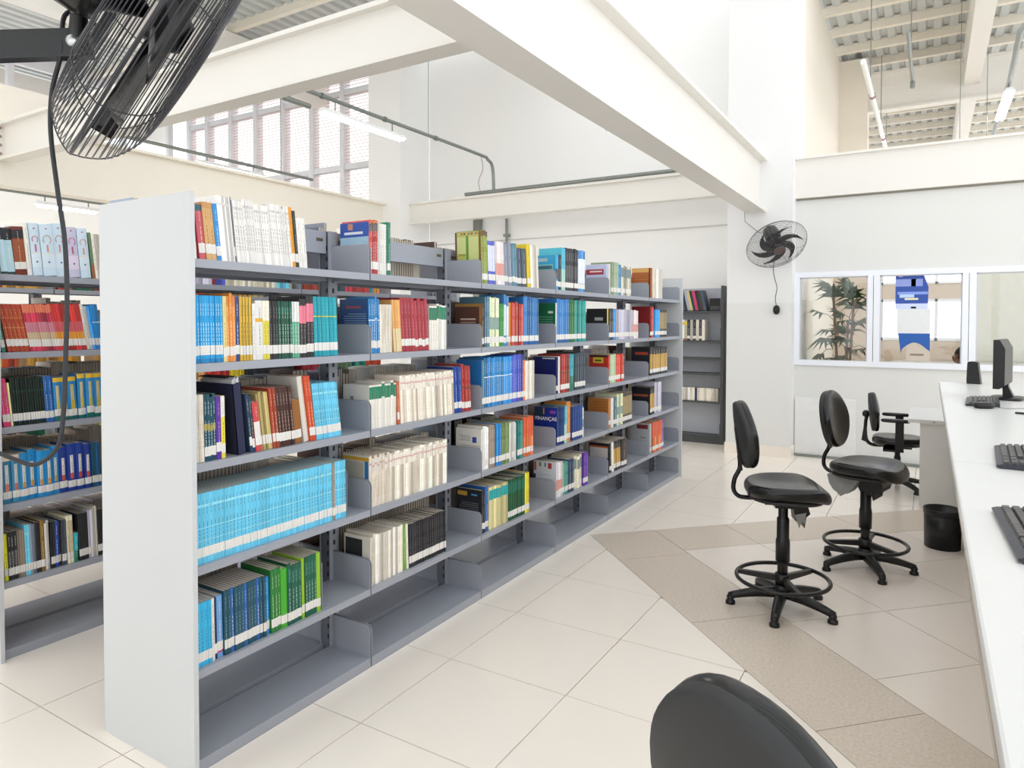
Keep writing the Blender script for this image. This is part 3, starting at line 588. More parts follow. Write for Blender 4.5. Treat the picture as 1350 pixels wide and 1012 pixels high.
# every run of books: bay, shelf, [from, to, count, height, lean, style]
RUNS = [
 ('1',0,[
  (0.036,0.061,2,0.199,-4,'wht'),(0.064,0.097,1,0.206,-6,'pinkred'),(0.097,0.140,2,0.208,-6,'tan'),(0.140,0.159,1,0.206,-6,'skyblue'),(0.159,0.215,7,0.237,-6,'journal'),(0.215,0.225,1,0.235,-6,'navythin'),(0.225,0.483,23,0.235,-6,'journal'),(0.483,0.503,1,0.243,-6,'amber'),(0.503,0.519,1,0.240,-6,'black'),(0.521,0.566,2,0.210,-5,'wht')]),
 ('1',1,[
  (0.033,0.058,2,0.241,-1,'cyan'),(0.058,0.161,10,0.241,-1,'cyan'),(0.162,0.177,1,0.243,-1,'paleyel'),(0.177,0.214,3,0.244,-1,'orange'),(0.214,0.232,1,0.244,-1,'navy'),(0.232,0.290,4,0.244,-1,'gold'),(0.290,0.306,1,0.217,-1,'wht'),(0.306,0.339,1,0.229,-1,'whtdot'),(0.339,0.370,2,0.230,-1,'whtyel'),(0.370,0.412,3,0.229,-1,'black'),(0.412,0.480,5,0.232,-1,'dkgreen'),(0.480,0.517,3,0.233,-1,'whtgreen'),(0.517,0.593,4,0.247,-1,'blackpink'),(0.593,0.730,6,0.253,-2,'teal')]),
 ('1',2,[
  (0.032,0.082,5,0.237,-1,'cream'),(0.082,0.130,4,0.236,-1,'dkteal'),(0.130,0.151,1,0.238,-1,'purple'),(0.151,0.169,1,0.236,-1,'whtyel'),(0.214,0.276,1,0.250,-6,'BINDER'),(0.277,0.301,2,0.220,-6,'dkblue'),(0.301,0.328,1,0.199,-6,'redwht'),(0.328,0.384,6,0.230,-7,'khaki'),(0.384,0.413,2,0.238,-6,'brick'),(0.413,0.492,5,0.236,-6,'brown'),(0.493,0.535,1,0.180,-5,'caramel'),(0.536,0.573,1,0.274,-8,'whtbig'),(0.573,0.605,2,0.274,-8,'redorange'),(0.605,0.751,11,0.240,-7,'ltblue')]),
 ('1',3,[
  (0.038,0.774,47,0.253,-1,'ltblue')]),
 ('1',4,[
  (0.045,0.107,4,0.227,-1,'cyanlt'),(0.108,0.120,1,0.228,-1,'wht'),(0.120,0.130,1,0.224,-1,'navythin'),(0.130,0.157,1,0.238,-1,'peri'),(0.158,0.344,13,0.244,-1,'tealblue'),(0.345,0.366,1,0.246,-1,'skyblue'),(0.367,0.416,3,0.254,-1,'green'),(0.416,0.448,1,0.249,-1,'brightgreen'),(0.448,0.523,4,0.244,-1,'emerald'),(0.523,0.537,1,0.253,-1,'lime'),(0.539,0.603,4,0.253,-1,'emerald'),(0.603,0.625,1,0.254,-1,'lime')]),
 ('2',0,[
  (0.907,0.987,5,0.249,0,'redgrey'),(0.987,1.053,4,0.251,0,'wht'),(1.053,1.077,1,0.253,0,'green2')]),
 ('2',1,[
  (0.908,0.998,5,0.257,-1,'bluewht'),(0.998,1.083,4,0.228,-1,'cream'),(1.086,1.155,3,0.252,-4,'peach'),(1.155,1.367,8,0.260,-4,'crimson'),(1.369,1.516,7,0.233,0,'whtgtop')]),
 ('2',2,[
  (0.910,1.114,9,0.209,0,'whtgtop'),(1.118,1.141,1,0.218,-2,'orangethin'),(1.143,1.587,26,0.235,-3,'cream2'),(1.592,1.661,2,0.248,-3,'royal'),(1.661,1.748,3,0.257,-3,'redbk')]),
 ('2',3,[
  (0.917,1.521,34,0.234,0,'cream2')]),
 ('2',4,[
  (0.927,1.159,13,0.232,0,'cream'),(1.159,1.194,1,0.244,-2,'limegreen'),(1.194,1.207,1,0.224,-2,'cream'),(1.207,1.511,17,0.220,-1,'black2')]),
 ('3',0,[
  (1.851,1.922,4,0.326,-2,'olive'),(1.922,2.004,3,0.251,-3,'bluewht2'),(2.004,2.108,5,0.255,-4,'pinkwht'),(2.108,2.192,2,0.259,-4,'greyblue'),(2.195,2.260,2,0.259,-4,'steel'),(2.260,2.368,2,0.238,-4,'slate'),(2.384,2.433,1,0.274,-4,'yellow'),(2.433,2.531,4,0.272,-4,'cream')]),
 ('3',1,[
  (1.853,1.887,1,0.262,0,'ochre'),(1.887,1.940,3,0.292,0,'steel'),(1.940,2.042,6,0.290,0,'palegreen'),(2.042,2.099,2,0.257,0,'green'),(2.099,2.150,2,0.304,0,'whtblue'),(2.153,2.188,1,0.269,0,'amber'),(2.188,2.324,6,0.271,0,'redrow'),(2.327,2.528,8,0.311,0,'bluerow')]),
 ('3',2,[
  (1.854,1.878,1,0.290,0,'steel'),(1.878,2.199,15,0.288,0,'bluewht'),(2.199,2.328,5,0.292,0,'violet'),(2.328,2.355,1,0.260,0,'orangethin'),(2.355,2.474,4,0.249,0,'cream')]),
 ('3',3,[
  (1.854,1.942,4,0.252,0,'wht'),(1.942,1.997,3,0.252,0,'taupe'),(2.011,2.068,2,0.251,0,'skyblue'),(2.068,2.165,4,0.246,0,'olivegr'),(2.165,2.254,4,0.240,0,'wht'),(2.254,2.325,3,0.238,0,'teal2'),(2.335,2.458,4,0.249,0,'redorange2')]),
 ('3',4,[
  (1.855,1.897,2,0.245,-1,'black'),(1.897,1.933,1,0.259,0,'royalblue'),(1.935,2.147,8,0.249,0,'creamteal'),(2.149,2.353,9,0.254,0,'forest'),(2.353,2.411,2,0.256,0,'yellow')]),
 ('4',0,[
  (2.769,2.854,2,0.247,0,'blackwht'),(2.858,2.916,2,0.298,0,'cyanpale'),(2.916,3.122,6,0.302,0,'blackwht'),(3.122,3.244,4,0.304,0,'whtblue')]),
 ('4',1,[
  (2.768,2.789,1,0.278,0,'wht'),(2.789,2.975,6,0.305,0,'bluerow'),(2.975,3.071,3,0.305,0,'green'),(3.071,3.258,5,0.304,0,'teal2')]),
 ('4',2,[
  (2.783,2.845,2,0.267,0,'wht'),(2.845,2.993,4,0.269,0,'redbk'),(2.993,3.074,1,0.262,0,'tealone'),(3.074,3.251,5,0.270,0,'slatebk')]),
 ('4',3,[
  (2.794,2.906,5,0.259,0,'navyset'),(2.906,2.954,2,0.265,0,'cyanpale'),(2.962,3.027,1,0.292,0,'orange'),(3.030,3.213,5,0.249,0,'navyset'),(3.213,3.242,1,0.221,0,'palegreen')]),
 ('4',4,[
  (2.788,2.891,3,0.247,0,'pinkwht'),(2.891,2.976,3,0.231,0,'seagreen'),(2.980,3.069,2,0.236,0,'dkblue'),(3.069,3.213,5,0.247,0,'mixlight'),(3.217,3.304,2,0.245,0,'purple')]),
 ('5',0,[
  (3.658,3.739,2,0.259,0,'wht'),(3.739,3.887,4,0.263,0,'sage'),(3.887,3.964,1,0.253,0,'skyblue'),(3.964,4.194,5,0.257,0,'mixlight')]),
 ('5',1,[
  (3.667,3.691,1,0.261,0,'yellow'),(3.691,3.788,2,0.253,0,'blackwht'),(3.788,3.837,1,0.249,0,'skyblue'),(3.837,4.200,6,0.247,0,'lavwht'),(4.200,4.341,3,0.246,0,'pinkwht')]),
 ('5',2,[
  (3.686,3.842,4,0.232,0,'sage'),(3.842,4.016,3,0.235,0,'redrow')]),
 ('5',3,[
  (3.705,3.797,2,0.246,0,'wht'),(3.797,3.872,1,0.243,0,'steel'),(3.872,3.995,3,0.259,0,'palegreen'),(3.995,4.211,5,0.254,0,'darktan')]),
 ('5',4,[
  (3.729,3.814,2,0.254,-3,'wht'),(3.814,3.954,3,0.242,-3,'blackgold'),(3.967,4.091,1,0.249,0,'blackthick')]),
 ('6',0,[
  (4.648,4.986,6,0.275,0,'cream')]),
 ('6',1,[
  (4.654,4.769,2,0.296,0,'redrow'),(4.776,4.915,2,0.259,0,'skyblue'),(4.915,5.115,4,0.262,0,'darktan')]),
 ('6',2,[
  (4.655,5.141,7,0.257,0,'blackgold')]),
 ('6',3,[
  (4.661,4.783,3,0.259,0,'blackgold'),(4.783,4.984,4,0.286,0,'lavwht')]),
 ('6',4,[
  (4.684,4.732,1,0.280,0,'wht'),(4.732,5.016,5,0.282,0,'redorange2'),(5.016,5.068,1,0.278,0,'violet')]),
 ('L',0,[
  (0.077,0.104,1,0.219,-6,'lbblack'),(0.104,0.136,1,0.217,-6,'lbblack'),(0.137,0.187,1,0.226,-5,'mahogany'),(0.187,0.207,1,0.254,-5,'wht'),(0.211,0.254,1,0.261,-5,'qvol'),(0.257,0.316,1,0.261,-5,'qvol'),(0.319,0.373,1,0.263,-5,'qvol'),(0.376,0.427,1,0.263,-5,'qvolp'),(0.431,0.481,1,0.264,-5,'qvol'),(0.483,0.501,1,0.238,-6,'mosstan'),(0.501,0.535,2,0.232,-6,'cream')]),
 ('L',1,[
  (0.077,0.095,1,0.227,-9,'seagreen'),(0.096,0.192,5,0.230,-10,'rust'),(0.193,0.319,11,0.232,-10,'sunset'),(0.319,0.457,11,0.235,-10,'redyel'),(0.457,0.487,2,0.237,-9,'wht'),(0.487,0.502,1,0.236,-9,'skyblue'),(0.502,0.542,5,0.234,-9,'bluewht')]),
 ('L',2,[
  (0.077,0.109,2,0.232,-6,'magenta'),(0.109,0.117,1,0.215,-5,'paleyel'),(0.118,0.259,13,0.227,-4,'blackgreen'),(0.259,0.298,2,0.223,-4,'royalblue'),(0.299,0.334,1,0.228,-3,'yelblue'),(0.335,0.368,1,0.227,-3,'yelblue'),(0.368,0.409,1,0.227,-3,'yelblue'),(0.413,0.451,1,0.230,-2,'yelblue'),(0.452,0.488,1,0.231,-2,'yelblue'),(0.490,0.534,1,0.231,-2,'yelblue')]),
 ('L',3,[
  (0.072,0.109,1,0.225,-2,'pinkvol'),(0.110,0.144,1,0.226,-2,'pinkvol'),(0.145,0.181,1,0.237,-2,'bluevol'),(0.182,0.219,1,0.237,-2,'bluevol'),(0.219,0.254,1,0.239,-2,'bluevol'),(0.254,0.289,1,0.239,-2,'bluevol'),(0.290,0.321,1,0.238,-2,'bluevol'),(0.322,0.359,1,0.236,-2,'navyvol'),(0.360,0.401,1,0.238,-2,'navyvol'),(0.402,0.438,1,0.236,-2,'navyvol'),(0.439,0.474,1,0.237,-2,'navyvol'),(0.475,0.518,4,0.227,-2,'tealblue')]),
 ('L',4,[
  (0.074,0.089,1,0.234,-2,'yellow'),(0.089,0.129,3,0.229,-2,'blackwht'),(0.129,0.162,3,0.229,-2,'taupe'),(0.162,0.183,2,0.246,-2,'ltblue'),(0.183,0.207,2,0.245,-2,'greyblue'),(0.208,0.230,2,0.246,-2,'black'),(0.230,0.247,1,0.253,-2,'ochre'),(0.249,0.272,2,0.243,-2,'wht'),(0.273,0.293,2,0.235,-1,'black'),(0.293,0.311,1,0.235,-1,'royal'),(0.311,0.323,1,0.229,-1,'brown'),(0.323,0.345,2,0.230,-1,'slate'),(0.345,0.380,2,0.247,-2,'creamtxt'),(0.380,0.399,1,0.151,0,'tealone'),(0.400,0.453,4,0.242,-2,'black'),(0.453,0.476,2,0.251,-2,'lavwht'),(0.476,0.498,2,0.264,-2,'cream'),(0.498,0.533,3,0.242,-2,'black')]),
]
# cover pictures of the books whose front cover can be seen: (cover colour, description, [rects u0,u1,v0,v1,colour])   u runs from spine to fore edge
def lines(u0, u1, v0, v1, n, c, frac=.5):
    out = []; d = (v1 - v0) / n
    for k in range(n): out.append((u0 + random.uniform(0, .02), u1 - random.uniform(0, .25) * (u1 - u0), v0 + k * d, v0 + k * d + d * frac * .6, c))
    return out
ART = {
 ('2', 0): ('#a9cde2', 'light blue book with a dark blue headed cover', [(0, 1, .72, 1, '#2a55b0'), (.55, .72, .86, .98, '#c98a6c'), (.2, .85, .77, .82, '#e8eef6')] + lines(.15, .8, .35, .62, 5, '#c6dfee')),
 ('2', 1): ('#24508c', 'dark blue book with red heading on its cover', [(.25, .78, .83, .87, '#b04a58')] + lines(.05, .9, .3, .76, 11, '#9cb4d2')),
 ('2', 2): ('#e6e2d8', 'first white volume, its blank cover showing', [(.6, .72, .62, .74, '#8c8c88'), (.2, .42, .42, .44, '#a4a29c')]),
 ('2', 3): ('#ddd9ce', 'first journal, its grey cover edged in yellow', [(0, 1, .90, .97, '#dca82c'), (.2, 1, .25, .88, '#bdb8aa'), (.02, .16, .2, .9, '#2f7cb4')]),
 ('2', 4): ('#dedad0', 'first white volume, a black square on its cover', [(.3, .96, .36, .93, '#26282a')]),
 ('3', 0): ('#b4b45c', 'olive book with a striped olive cover', [(0, .07, 0, 1, '#7c4a30'), (.93, 1, 0, 1, '#5c4030'), (.48, .56, .0, .93, '#4c8c38'), (.08, .46, .3, .9, '#c2c884'), (.58, .92, .55, .9, '#c2c884'), (.1, .46, .34, .5, '#a09a2c')] + lines(.58, .92, .2, .88, 6, '#a09c34') + [(.1 + .07 * k, .14 + .07 * k, .945, .985, ('#c44c3c', '#3c5cac', '#e4a42c', '#2c2c2c')[k % 4]) for k in range(11)] + [(.12, .42, .27, .30, '#eceada')]),
 ('3', 1): ('#5c3428', 'brown book with a gold edged cover', [(0, 1, .93, 1, '#a87c3c'), (.2, .8, .62, .66, '#d8c4b0'), (.2, .8, .55, .58, '#b89c88'), (.0, .06, 0, 1, '#a87c3c')]),
 ('3', 2): ('#2474bc', 'bright blue magazine box with an open top', [(0, 1, .0, .3, '#1c64a8')]),
 ('3', 3): ('#e6e2da', 'white book with blue seal on its cover', [(.18, .34, .66, .80, '#2c48a4')] + lines(.05, .95, .25, .62, 9, '#b4b2ac') + lines(.4, .9, .7, .85, 4, '#8c8c8c')),
 ('3', 4): ('#23262c', 'black book with small gold heading on its cover', [(.55, .93, .84, .94, '#c49a3c'), (.15, .38, .86, .90, '#4c9cc8')] + lines(.1, .9, .3, .72, 9, '#7c7c80')),
 ('4', 0): ('#38a8d8', 'bright cyan book with a turquoise cover panel', [(.1, .95, .0, .74, '#7cc4cc'), (.15, .9, .60, .70, '#3c6c78'), (.3, .72, .50, .56, '#1f3c44'), (.35, .75, .82, .92, '#a8c8d4')]),
 ('4', 1): ('#1a7048', 'green book with white cover lettering', [(.1, .32, .74, .80, '#e4ece4')] + lines(.1, .95, .4, .7, 5, '#7cb094')),
 ('4', 2): ('#101c64', 'navy blue book with a plain cover', [(.05, .6, .95, .985, '#d4d4dc')]),
 ('4', 3): ('#17308c', 'deep blue finance book with a titled cover', [(.55, .68, .82, .98, '#d8923c'), (.05, .3, .84, .92, '#8c4cb0'), (.6, .98, .74, .98, '#16384c')]),
 ('4', 4): ('#e0e2ea', 'white book with stamp patches on its cover', [(.2, .36, .80, .96, '#c03c48'), (.66, .76, .84, .96, '#8c9c5c'), (.45, .52, .84, .96, '#5c8ca0'), (.88, .98, .72, .96, '#b85c54'), (.9, 1, .5, .62, '#3c3c5c'), (.02, .1, .2, .32, '#b85c54')] + lines(.2, .85, .3, .7, 4, '#cdd0dc')),
 ('5', 0): ('#c5cbe6', 'lilac book with a red label on its cover', [(.15, 1, .0, .55, '#4c9cd8'), (.12, .98, .66, .84, '#a0343c'), (.2, .8, .74, .79, '#ecd4d4')]),
 ('5', 1): ('#2a2a2c', 'black book with a pale cover title', [(.2, .6, .62, .72, '#c4c4c0'), (0, .8, .3, .5, '#4c4c50')]),
 ('5', 2): ('#c8342c', 'red book with a yellow label on its cover', [(.25, .8, .72, .92, '#dcc83c'), (.35, .7, .78, .84, '#5c4c2c'), (0, 1, .93, 1, '#3c2c2c')] + lines(.1, .9, .4, .6, 3, '#e07060')),
 ('5', 3): ('#c07c3c', 'orange brown book with a wood grained cover', lines(.02, .98, .1, .95, 9, '#b46c30', .8)),
 ('5', 4): ('#1f1d1c', 'black book with a white cover panel', [(.05, .95, .5, .84, '#d8d4cf'), (.05, .95, .84, .9, '#c8683c')]),
 ('6', 0): ('#b4642c', 'rust orange book with a peach edge', [(0, 1, .86, 1, '#e4b060'), (0, .08, 0, 1, '#5c2c1c')] + lines(.1, .9, .3, .7, 4, '#c47c44')),
 ('6', 1): ('#8c1c20', 'dark red book with a plain cover', []),
 ('6', 2): ('#20242c', 'black book with an orange cover stripe', [(.1, .8, .72, .82, '#b84c34')]),
 ('6', 3): ('#1c1e24', 'black book with a rust cover stripe', [(.1, .9, .66, .74, '#a8583c')]),
 ('6', 4): ('#b9bcc0', 'grey book with a dark headed cover', [(.1, .7, .82, .96, '#7c2c34'), (.2, .5, .5, .54, '#8c8c90')]),
}
SHELFW = ['top shelf', 'second shelf down', 'third shelf down', 'fourth shelf down', 'fifth shelf down']
BAYW = {'1': 'first bay of long bookcase', '2': 'second bay of long bookcase', '3': 'third bay of long bookcase', '4': 'fourth bay of long bookcase',
        '5': 'fifth bay of long bookcase', '6': 'sixth bay of long bookcase', 'L': 'bookcase behind the end panel'}
def spine_profile(t, off, n=4):
    bul = min(.004, t * .16)
    return [(bul * (1 - (2 * k / n - 1) ** 2) + off, t * k / n) for k in range(n + 1)]
def strip_on(b, t, z0, z1, off, m, a=0., c=1., n=4):
    pr = spine_profile(t, off, n); pts = [(x, y * (c - a) + t * a) for x, y in pr]
    vs = []
    for x, y in pts: vs += [(x, y, z0), (x, y, z1)]
    b.add(vs, [(2 * i, 2 * i + 2, 2 * i + 3, 2 * i + 1) for i in range(len(pts) - 1)], m, True)
def cover_geo(b, t, h, d, m):
    e = .0007
    pr = spine_profile(t, 0.)
    vs = [];
    for x, y in pr: vs += [(x, y, 0), (x, y, h)]
    b.add(vs, [(2 * i, 2 * i + 2, 2 * i + 3, 2 * i + 1) for i in range(4)], m, True)
    for z, fl in ((0, 1), (h, 0)):
        poly = [(x, y, z) for x, y in pr] + [(-.003, t, z), (-.003, 0, z)]
        b.add(poly, [tuple(range(len(poly))) if not fl else tuple(reversed(range(len(poly))))], m)
    b.box(-d, 0, 0, e, 0, h, m); b.box(-d, 0, t - e, t, 0, h, m)
def pages_geo(b, t, h, d, m=PAGE): b.box(-d + .003, -.0005, .0007, t - .0007, .001, h - .0012, m)
def print_geo(b, t, h, bands, ink, rng, dashes=True, top=.92):
    for i, bd in enumerate(bands):
        a, c_ = bd[3:] if len(bd) > 3 else (0., 1.)
        strip_on(b, t, max(.0005, bd[0] * h), min(bd[1] * h, h - .0005), .0003 + .0001 * i, hexmat(bd[2]), a, c_)
    if ink and dashes:
        m = hexmat(ink); z = h * .30
        cols_ = (0.30, .70) if t < .02 else (.22, .5, .78)
        for a, c, z0, z1 in ((.30, .70, .20, .60), (.34, .66, .70, .90)):
            z = h * z0
            while z < h * z1:
                l = rng.uniform(.005, .016); strip_on(b, t, z, min(z + l, h * z1), .0007, m, a, c, 2); z += l + rng.uniform(.0025, .005)
MESH = {}
STUFF = []          # books past the limit: one mesh
BOOKS = []          # (score, spec)
def book_spec(key, lev, y, t, h, lean, style, zbase, xs_, exposed=False, first=None):
    p = Vector((xs_, y, zbase + h / 2)); dist = (p - CAM).length
    n = abs((CAM - p).normalized().x)
    score = t * h * n / dist ** 2
    if first: score += .08 * h * .35 * abs((CAM - p).normalized().y) / dist ** 2
    BOOKS.append((score, dict(key=key, lev=lev, y=y, t=t, h=h, lean=lean, style=style, z=zbase, x=xs_, first=first)))

CASEY = {'1': 0, '2': W_, '3': 2 * W_, '4': 3 * W_, '5': 4 * W_, '6': 5 * W_}
BINDER_AT = None
for key, lev, runs in RUNS:
    X = -.018 if key != 'L' else -1.528
    lo = CASEY.get(key, 0) + .011 if key not in '1L' else 0
    hi = (CASEY[key] + W_ - .011) if key != 'L' else .96
    for ri, (y0, y1, n, h, lean, st) in enumerate(runs):
        y0 = max(y0, lo); y1 = min(y1, hi); h = min(h, .305)
        if ri and lean < runs[ri - 1][4]:      # leaning run needs room above its neighbour
            y0 += min(min(h, runs[ri - 1][3]) * math.sin(R(runs[ri - 1][4] - lean)), .3 * (y1 - y0))
        if st == 'BINDER': BINDER_AT = (y0, y1); continue
        ca = math.cos(R(lean)); step = (y1 - y0) / n
        for k in range(n):
            rr = random.Random(f'{key}{lev}{ri}{k}')
            uni = n > 1 and st not in ('wht', 'khaki', 'mixlight', 'redrow')
            t = step * ca * .985
            hh = h * (rr.uniform(.985, 1.012) if uni else rr.uniform(.94, 1.01))
            x = X - rr.uniform(0, .004 if uni else .012)
            st2 = st
            if st == 'tealblue' and k % 4 == 2: st2 = 'royalblue'
            if st == 'gold' and k % 2 == 1 and False: st2 = 'dkgreen'
            if key == '1' and lev == 3 and k == 42: st2 = 'taupe'
            first = ART.get((key, lev)) if (ri == 0 and k == 0) else None
            book_spec(key, lev, y0 + k * step, t, hh, lean, st2, LEV[lev] + .0006, x, first=first)
BOOKS.sort(key=lambda q: -q[0])
LIMIT = 318
def style_meshes(sp, rng):
    """shared cover / pages / sticker / print meshes for a style at a given size"""
    st = sp['style']; t, h = round(sp['t'], 4), round(sp['h'] / .012) * .012
    k = (st, t, h, sp['first'] is not None and (sp['key'], sp['lev']))
    if k in MESH: return MESH[k]
    c, bands, ink, stick, desc = ST[st]; d = DP(sp)
    b = MB(); cover_geo(b, t, h, d, hexmat(sp['first'][0] if sp['first'] and sp['t'] > .03 else c)); out = {'book': b.mesh('book')}
    b = MB(); pages_geo(b, t, h, d); out['pages'] = b.mesh('pages')
    if stick:
        b = MB(); so = rng.uniform(-.005, .006); strip_on(b, t, .022 + so, .056 + so, .0009, STICK)
       
        for q in range(3): strip_on(b, t, .029 + so + q * .008, .0325 + so + q * .008, .0012, hexmat('#8f8d8a'), .25, .55 + .2 * rng.random(), 2)
        out['spine_label'] = b.mesh('spine_label')
    if bands or ink:
        b = MB(); print_geo(b, t, h, bands, ink, rng); out['spine_print'] = b.mesh('spine_print')
    if sp['first']:
        b = MB()
        b.box(-d + .0005, -.0008, -.0006, 0, .0005, h - .0005, hexmat(sp['first'][0]))
        for i, (u0, u1, v0, v1, cc_) in enumerate(sp['first'][2]): b.box(-u1 * (d - .001) - .0008, -u0 * (d - .001) - .0008, -.0010 - .00015 * (i % 5), -.0004, v0 * (h - .002) + .001, v1 * (h - .002) + .001, hexmat(cc_))
        out['cover_print'] = b.mesh('cover_print')
    MESH[k] = out; return out
def DP(sp): return .165 if sp['h'] < .24 else .18
for i, (sc_, sp) in enumerate(BOOKS):
    rng = random.Random(i * 13 + 5)
    if i < LIMIT:
        me = style_meshes(sp, rng)
        loc = (sp['x'], sp['y'], sp['z'])
        o = link('book', me['book'], None, loc, (R(-sp['lean']), 0, 0))
        for part in ('pages', 'spine_label', 'spine_print', 'cover_print'):
            if part in me:
                pt = link(part, me[part], o)
                if 'print' in part or part == 'spine_label': pt['kind'] = 'stuff'
        desc = sp['first'][1] if sp['first'] else ST[sp['style']][4]
        tag(o, f"{desc}, {SHELFW[sp['lev']].replace(' down', '')}, {BAYW[sp['key']]}", 'book', f"books on the {SHELFW[sp['lev']]} of the {BAYW[sp['key']]}")
        if sp['style'] in ('qvol', 'qvolp'):
            r = MB(); rc = hexmat({0: '#d8908c', 1: '#d8b068', 2: '#d89c84', 3: '#d0688c', 4: '#d8a080'}[int(sp['y'] * 18) % 5] if sp['style'] == 'qvol' else '#d0587c')
            cy_, cz = sp['t'] / 2, sp['h'] * .70
            r.tube([(.0045, cy_ + sp['t'] * .30 * math.cos(a), cz + sp['t'] * .36 * math.sin(a)) for a in [R(-60 + 20 * q) for q in range(15)]], .0016, rc, 5)
            r.box(.004, .0049, cy_ - .004, cy_ + .003, sp['h'] * .46, sp['h'] * .60, rc); r.box(.004, .0049, cy_ - .004, cy_ + .004, sp['h'] * .90, sp['h'] * .92, hexmat('#c0504c')); r.box(.004, .0049, cy_ - .004, cy_ + .004, sp['h'] * .25, sp['h'] * .28, hexmat('#3c74a8'))
            tag(r.build('spine_ring', o), kind='stuff')
        if (sp['key'], sp['lev']) == ('4', 3) and sp['first']:
            tm = text_mesh('FINANÇAS', .036, hexmat('#f4f4f4'))
            d = DP(sp); s = link('cover_title', tm, o, (-d + .008, -.0022, sp['h'] * .66), (R(90), 0, 0))
    else: STUFF.append(sp)
def stuff_book(b, x, y, z, t, h, d, lean, style, rng, flip=False, simple=False):
    c, bands, ink, stick, desc = ST[style]; q = MB(); k_ = rng.choice((.8, .92, 1., 1.08, 1.18))      # books of one colour are never quite alike
    c = '#' + ''.join('%02x' % min(255, int(int(c[i:i + 2], 16) * k_)) for i in (1, 3, 5))
    cover_geo(q, t, h, d, hexmat(c)); pages_geo(q, t, h, d)
    if not simple:
        print_geo(q, t, h, bands, ink, rng, dashes=(t > .012))
        if stick: strip_on(q, t, .022, .058, .0009, STICK)
    M = Matrix.Translation((x, y, z)) @ Matrix.Rotation(math.pi if flip is True else (flip or 0.), 4, 'Z') @ Matrix.Rotation(R(-lean), 4, 'X')
    n = len(b.v); b.v += [tuple(M @ Vector(p)) for p in q.v]
    for f, m, sm in zip(q.f, q.m, q.sm): b.f.append([i + n for i in f]); b.m.append(b.mi(q.mats[m])); b.sm.append(sm)
sb = MB()
for i, sp in enumerate(STUFF): stuff_book(sb, sp['x'], sp['y'], sp['z'], sp['t'], sp['h'], DP(sp), sp['lean'], sp['style'], random.Random(i))
# far faces of the bookcases: spines turned away, fore edges towards us
names = [s for s in ST if s not in ('BINDER', 'brightgreen', 'lime', 'pinkvol', 'bluevol', 'qvol', 'qvolp')]
greys = ['wht', 'cream', 'lavwht', 'black', 'slate', 'cream2', 'greyblue', 'brown', 'taupe']
rng = random.Random(21)
def fill_far(xs_, y0, n, zoff=0, skip=.12, styles=greys, flip=True, lo=.010, hi=.026):
    for i in range(n):
        for lv in range(5):
            y = y0 + i * W_ + .03; end = y0 + (i + 1) * W_ - .03 - rng.uniform(0, .09)
            st = rng.choice(styles); h = rng.uniform(.21, .26); t = rng.uniform(lo, hi)
            while y < end:
                if rng.random() < .12: st = rng.choice(styles); h = rng.uniform(.20, .28); t = rng.uniform(lo, hi)
                if rng.random() < skip * .15: y += rng.uniform(.03, .12); continue
                stuff_book(sb, xs_, y + (t if flip else 0), LEV[lv] + .0006, t, h * rng.uniform(.98, 1.01), .16, 0, st, rng, flip, True); y += t * 1.01
fill_far(-.522, 0, 6)
fill_far(-2.032, .03, 2)
fill_far(-1.528, .03 + W_, 2, styles=names, flip=False)
for st_ in (['gold', 'ochre', 'amber', 'khaki', 'brown', 'dkgreen', 'brick'],): fill_far(-3.068, .1, 3, styles=st_, flip=False)
# low wall shelf against the back wall: spines face the aisle
y_ = -.95
for k, st_ in enumerate(['slate', 'ochre', 'blackwht', 'navythin', 'mixlight', 'taupe', 'amber', 'steel', 'purple', 'slate', 'blackwht', 'greyblue', 'khaki', 'dkteal', 'magenta', 'black', 'darktan', 'slate', 'sage', 'navy', 'brown', 'greyblue'][:18]):
    stuff_book(sb, y_, 7.57, 1.737, .034, .27, .17, -13, st_, rng, -math.pi / 2, True); y_ += .036
y_ = -.95
for k in range(16):
    stuff_book(sb, y_, 7.57, 1.349, .038, .27, .17, 0, 'creamyel' if k < 10 else ('cream' if k % 2 else 'blackwht'), rng, -math.pi / 2); y_ += .039
y_ = -.95
for k in range(26):
    stuff_book(sb, y_, 7.57, .553, .03, .17, .15, 0, 'navy' if k == 16 else 'cream', rng, -math.pi / 2, True); y_ += .031
tag(sb.build('books'), 'remaining books filling the farther bays and the far faces of the bookcases', 'books', kind='stuff')

# navy binder holding loose sheets, on the third shelf
bt = thing('ring_binder', 'navy blue ring binder stuffed with white sheets on the third shelf', 'binder', (-.02, BINDER_AT[0] - .012, LEV[2] + .0008))
NAVY = mat('navy_binder_cloth', '#1d2244', .6, var=.1, scale=60)
Mx = Matrix.Rotation(R(5), 4, 'X'); w_ = BINDER_AT[1] - BINDER_AT[0] - .006
q = MB(); q.box(-.002, 0, 0, w_, 0, .268, NAVY, Mx); q.build('spine', bt)
for yy in (0, w_ - .003): q = MB(); q.box(-.22, 0, yy, yy + .003, 0, .268, NAVY, Mx); q.build('cover', bt)
for k in range(6): q = MB(); q.box(-.2, -.012 - .004 * k, .008 + k * .008, .012 + k * .008, .004, .28 + .004 * (k % 3), hexmat('#e9e9ea'), Mx); q.build('sheets', bt)
q = MB(); q.box(-.215, -.05, .010, .05, .286, .289, BLK, Mx); q.build('folder', bt)
# bookends
for (y, z, lab) in ((.632, LEV[4], 'grey steel bookend beside the green books'), (.781, LEV[3], 'grey steel bookend at the end of the light blue volumes')):
    e = MB(); e.box(-.13, -.02, 0, .0015, 0, .20, STEEL); e.box(-.13, -.02, -.0, .06, .0, .0012, STEEL); tag(e.build('bookend', None, (0, y, z + .0006)), lab, 'bookend')

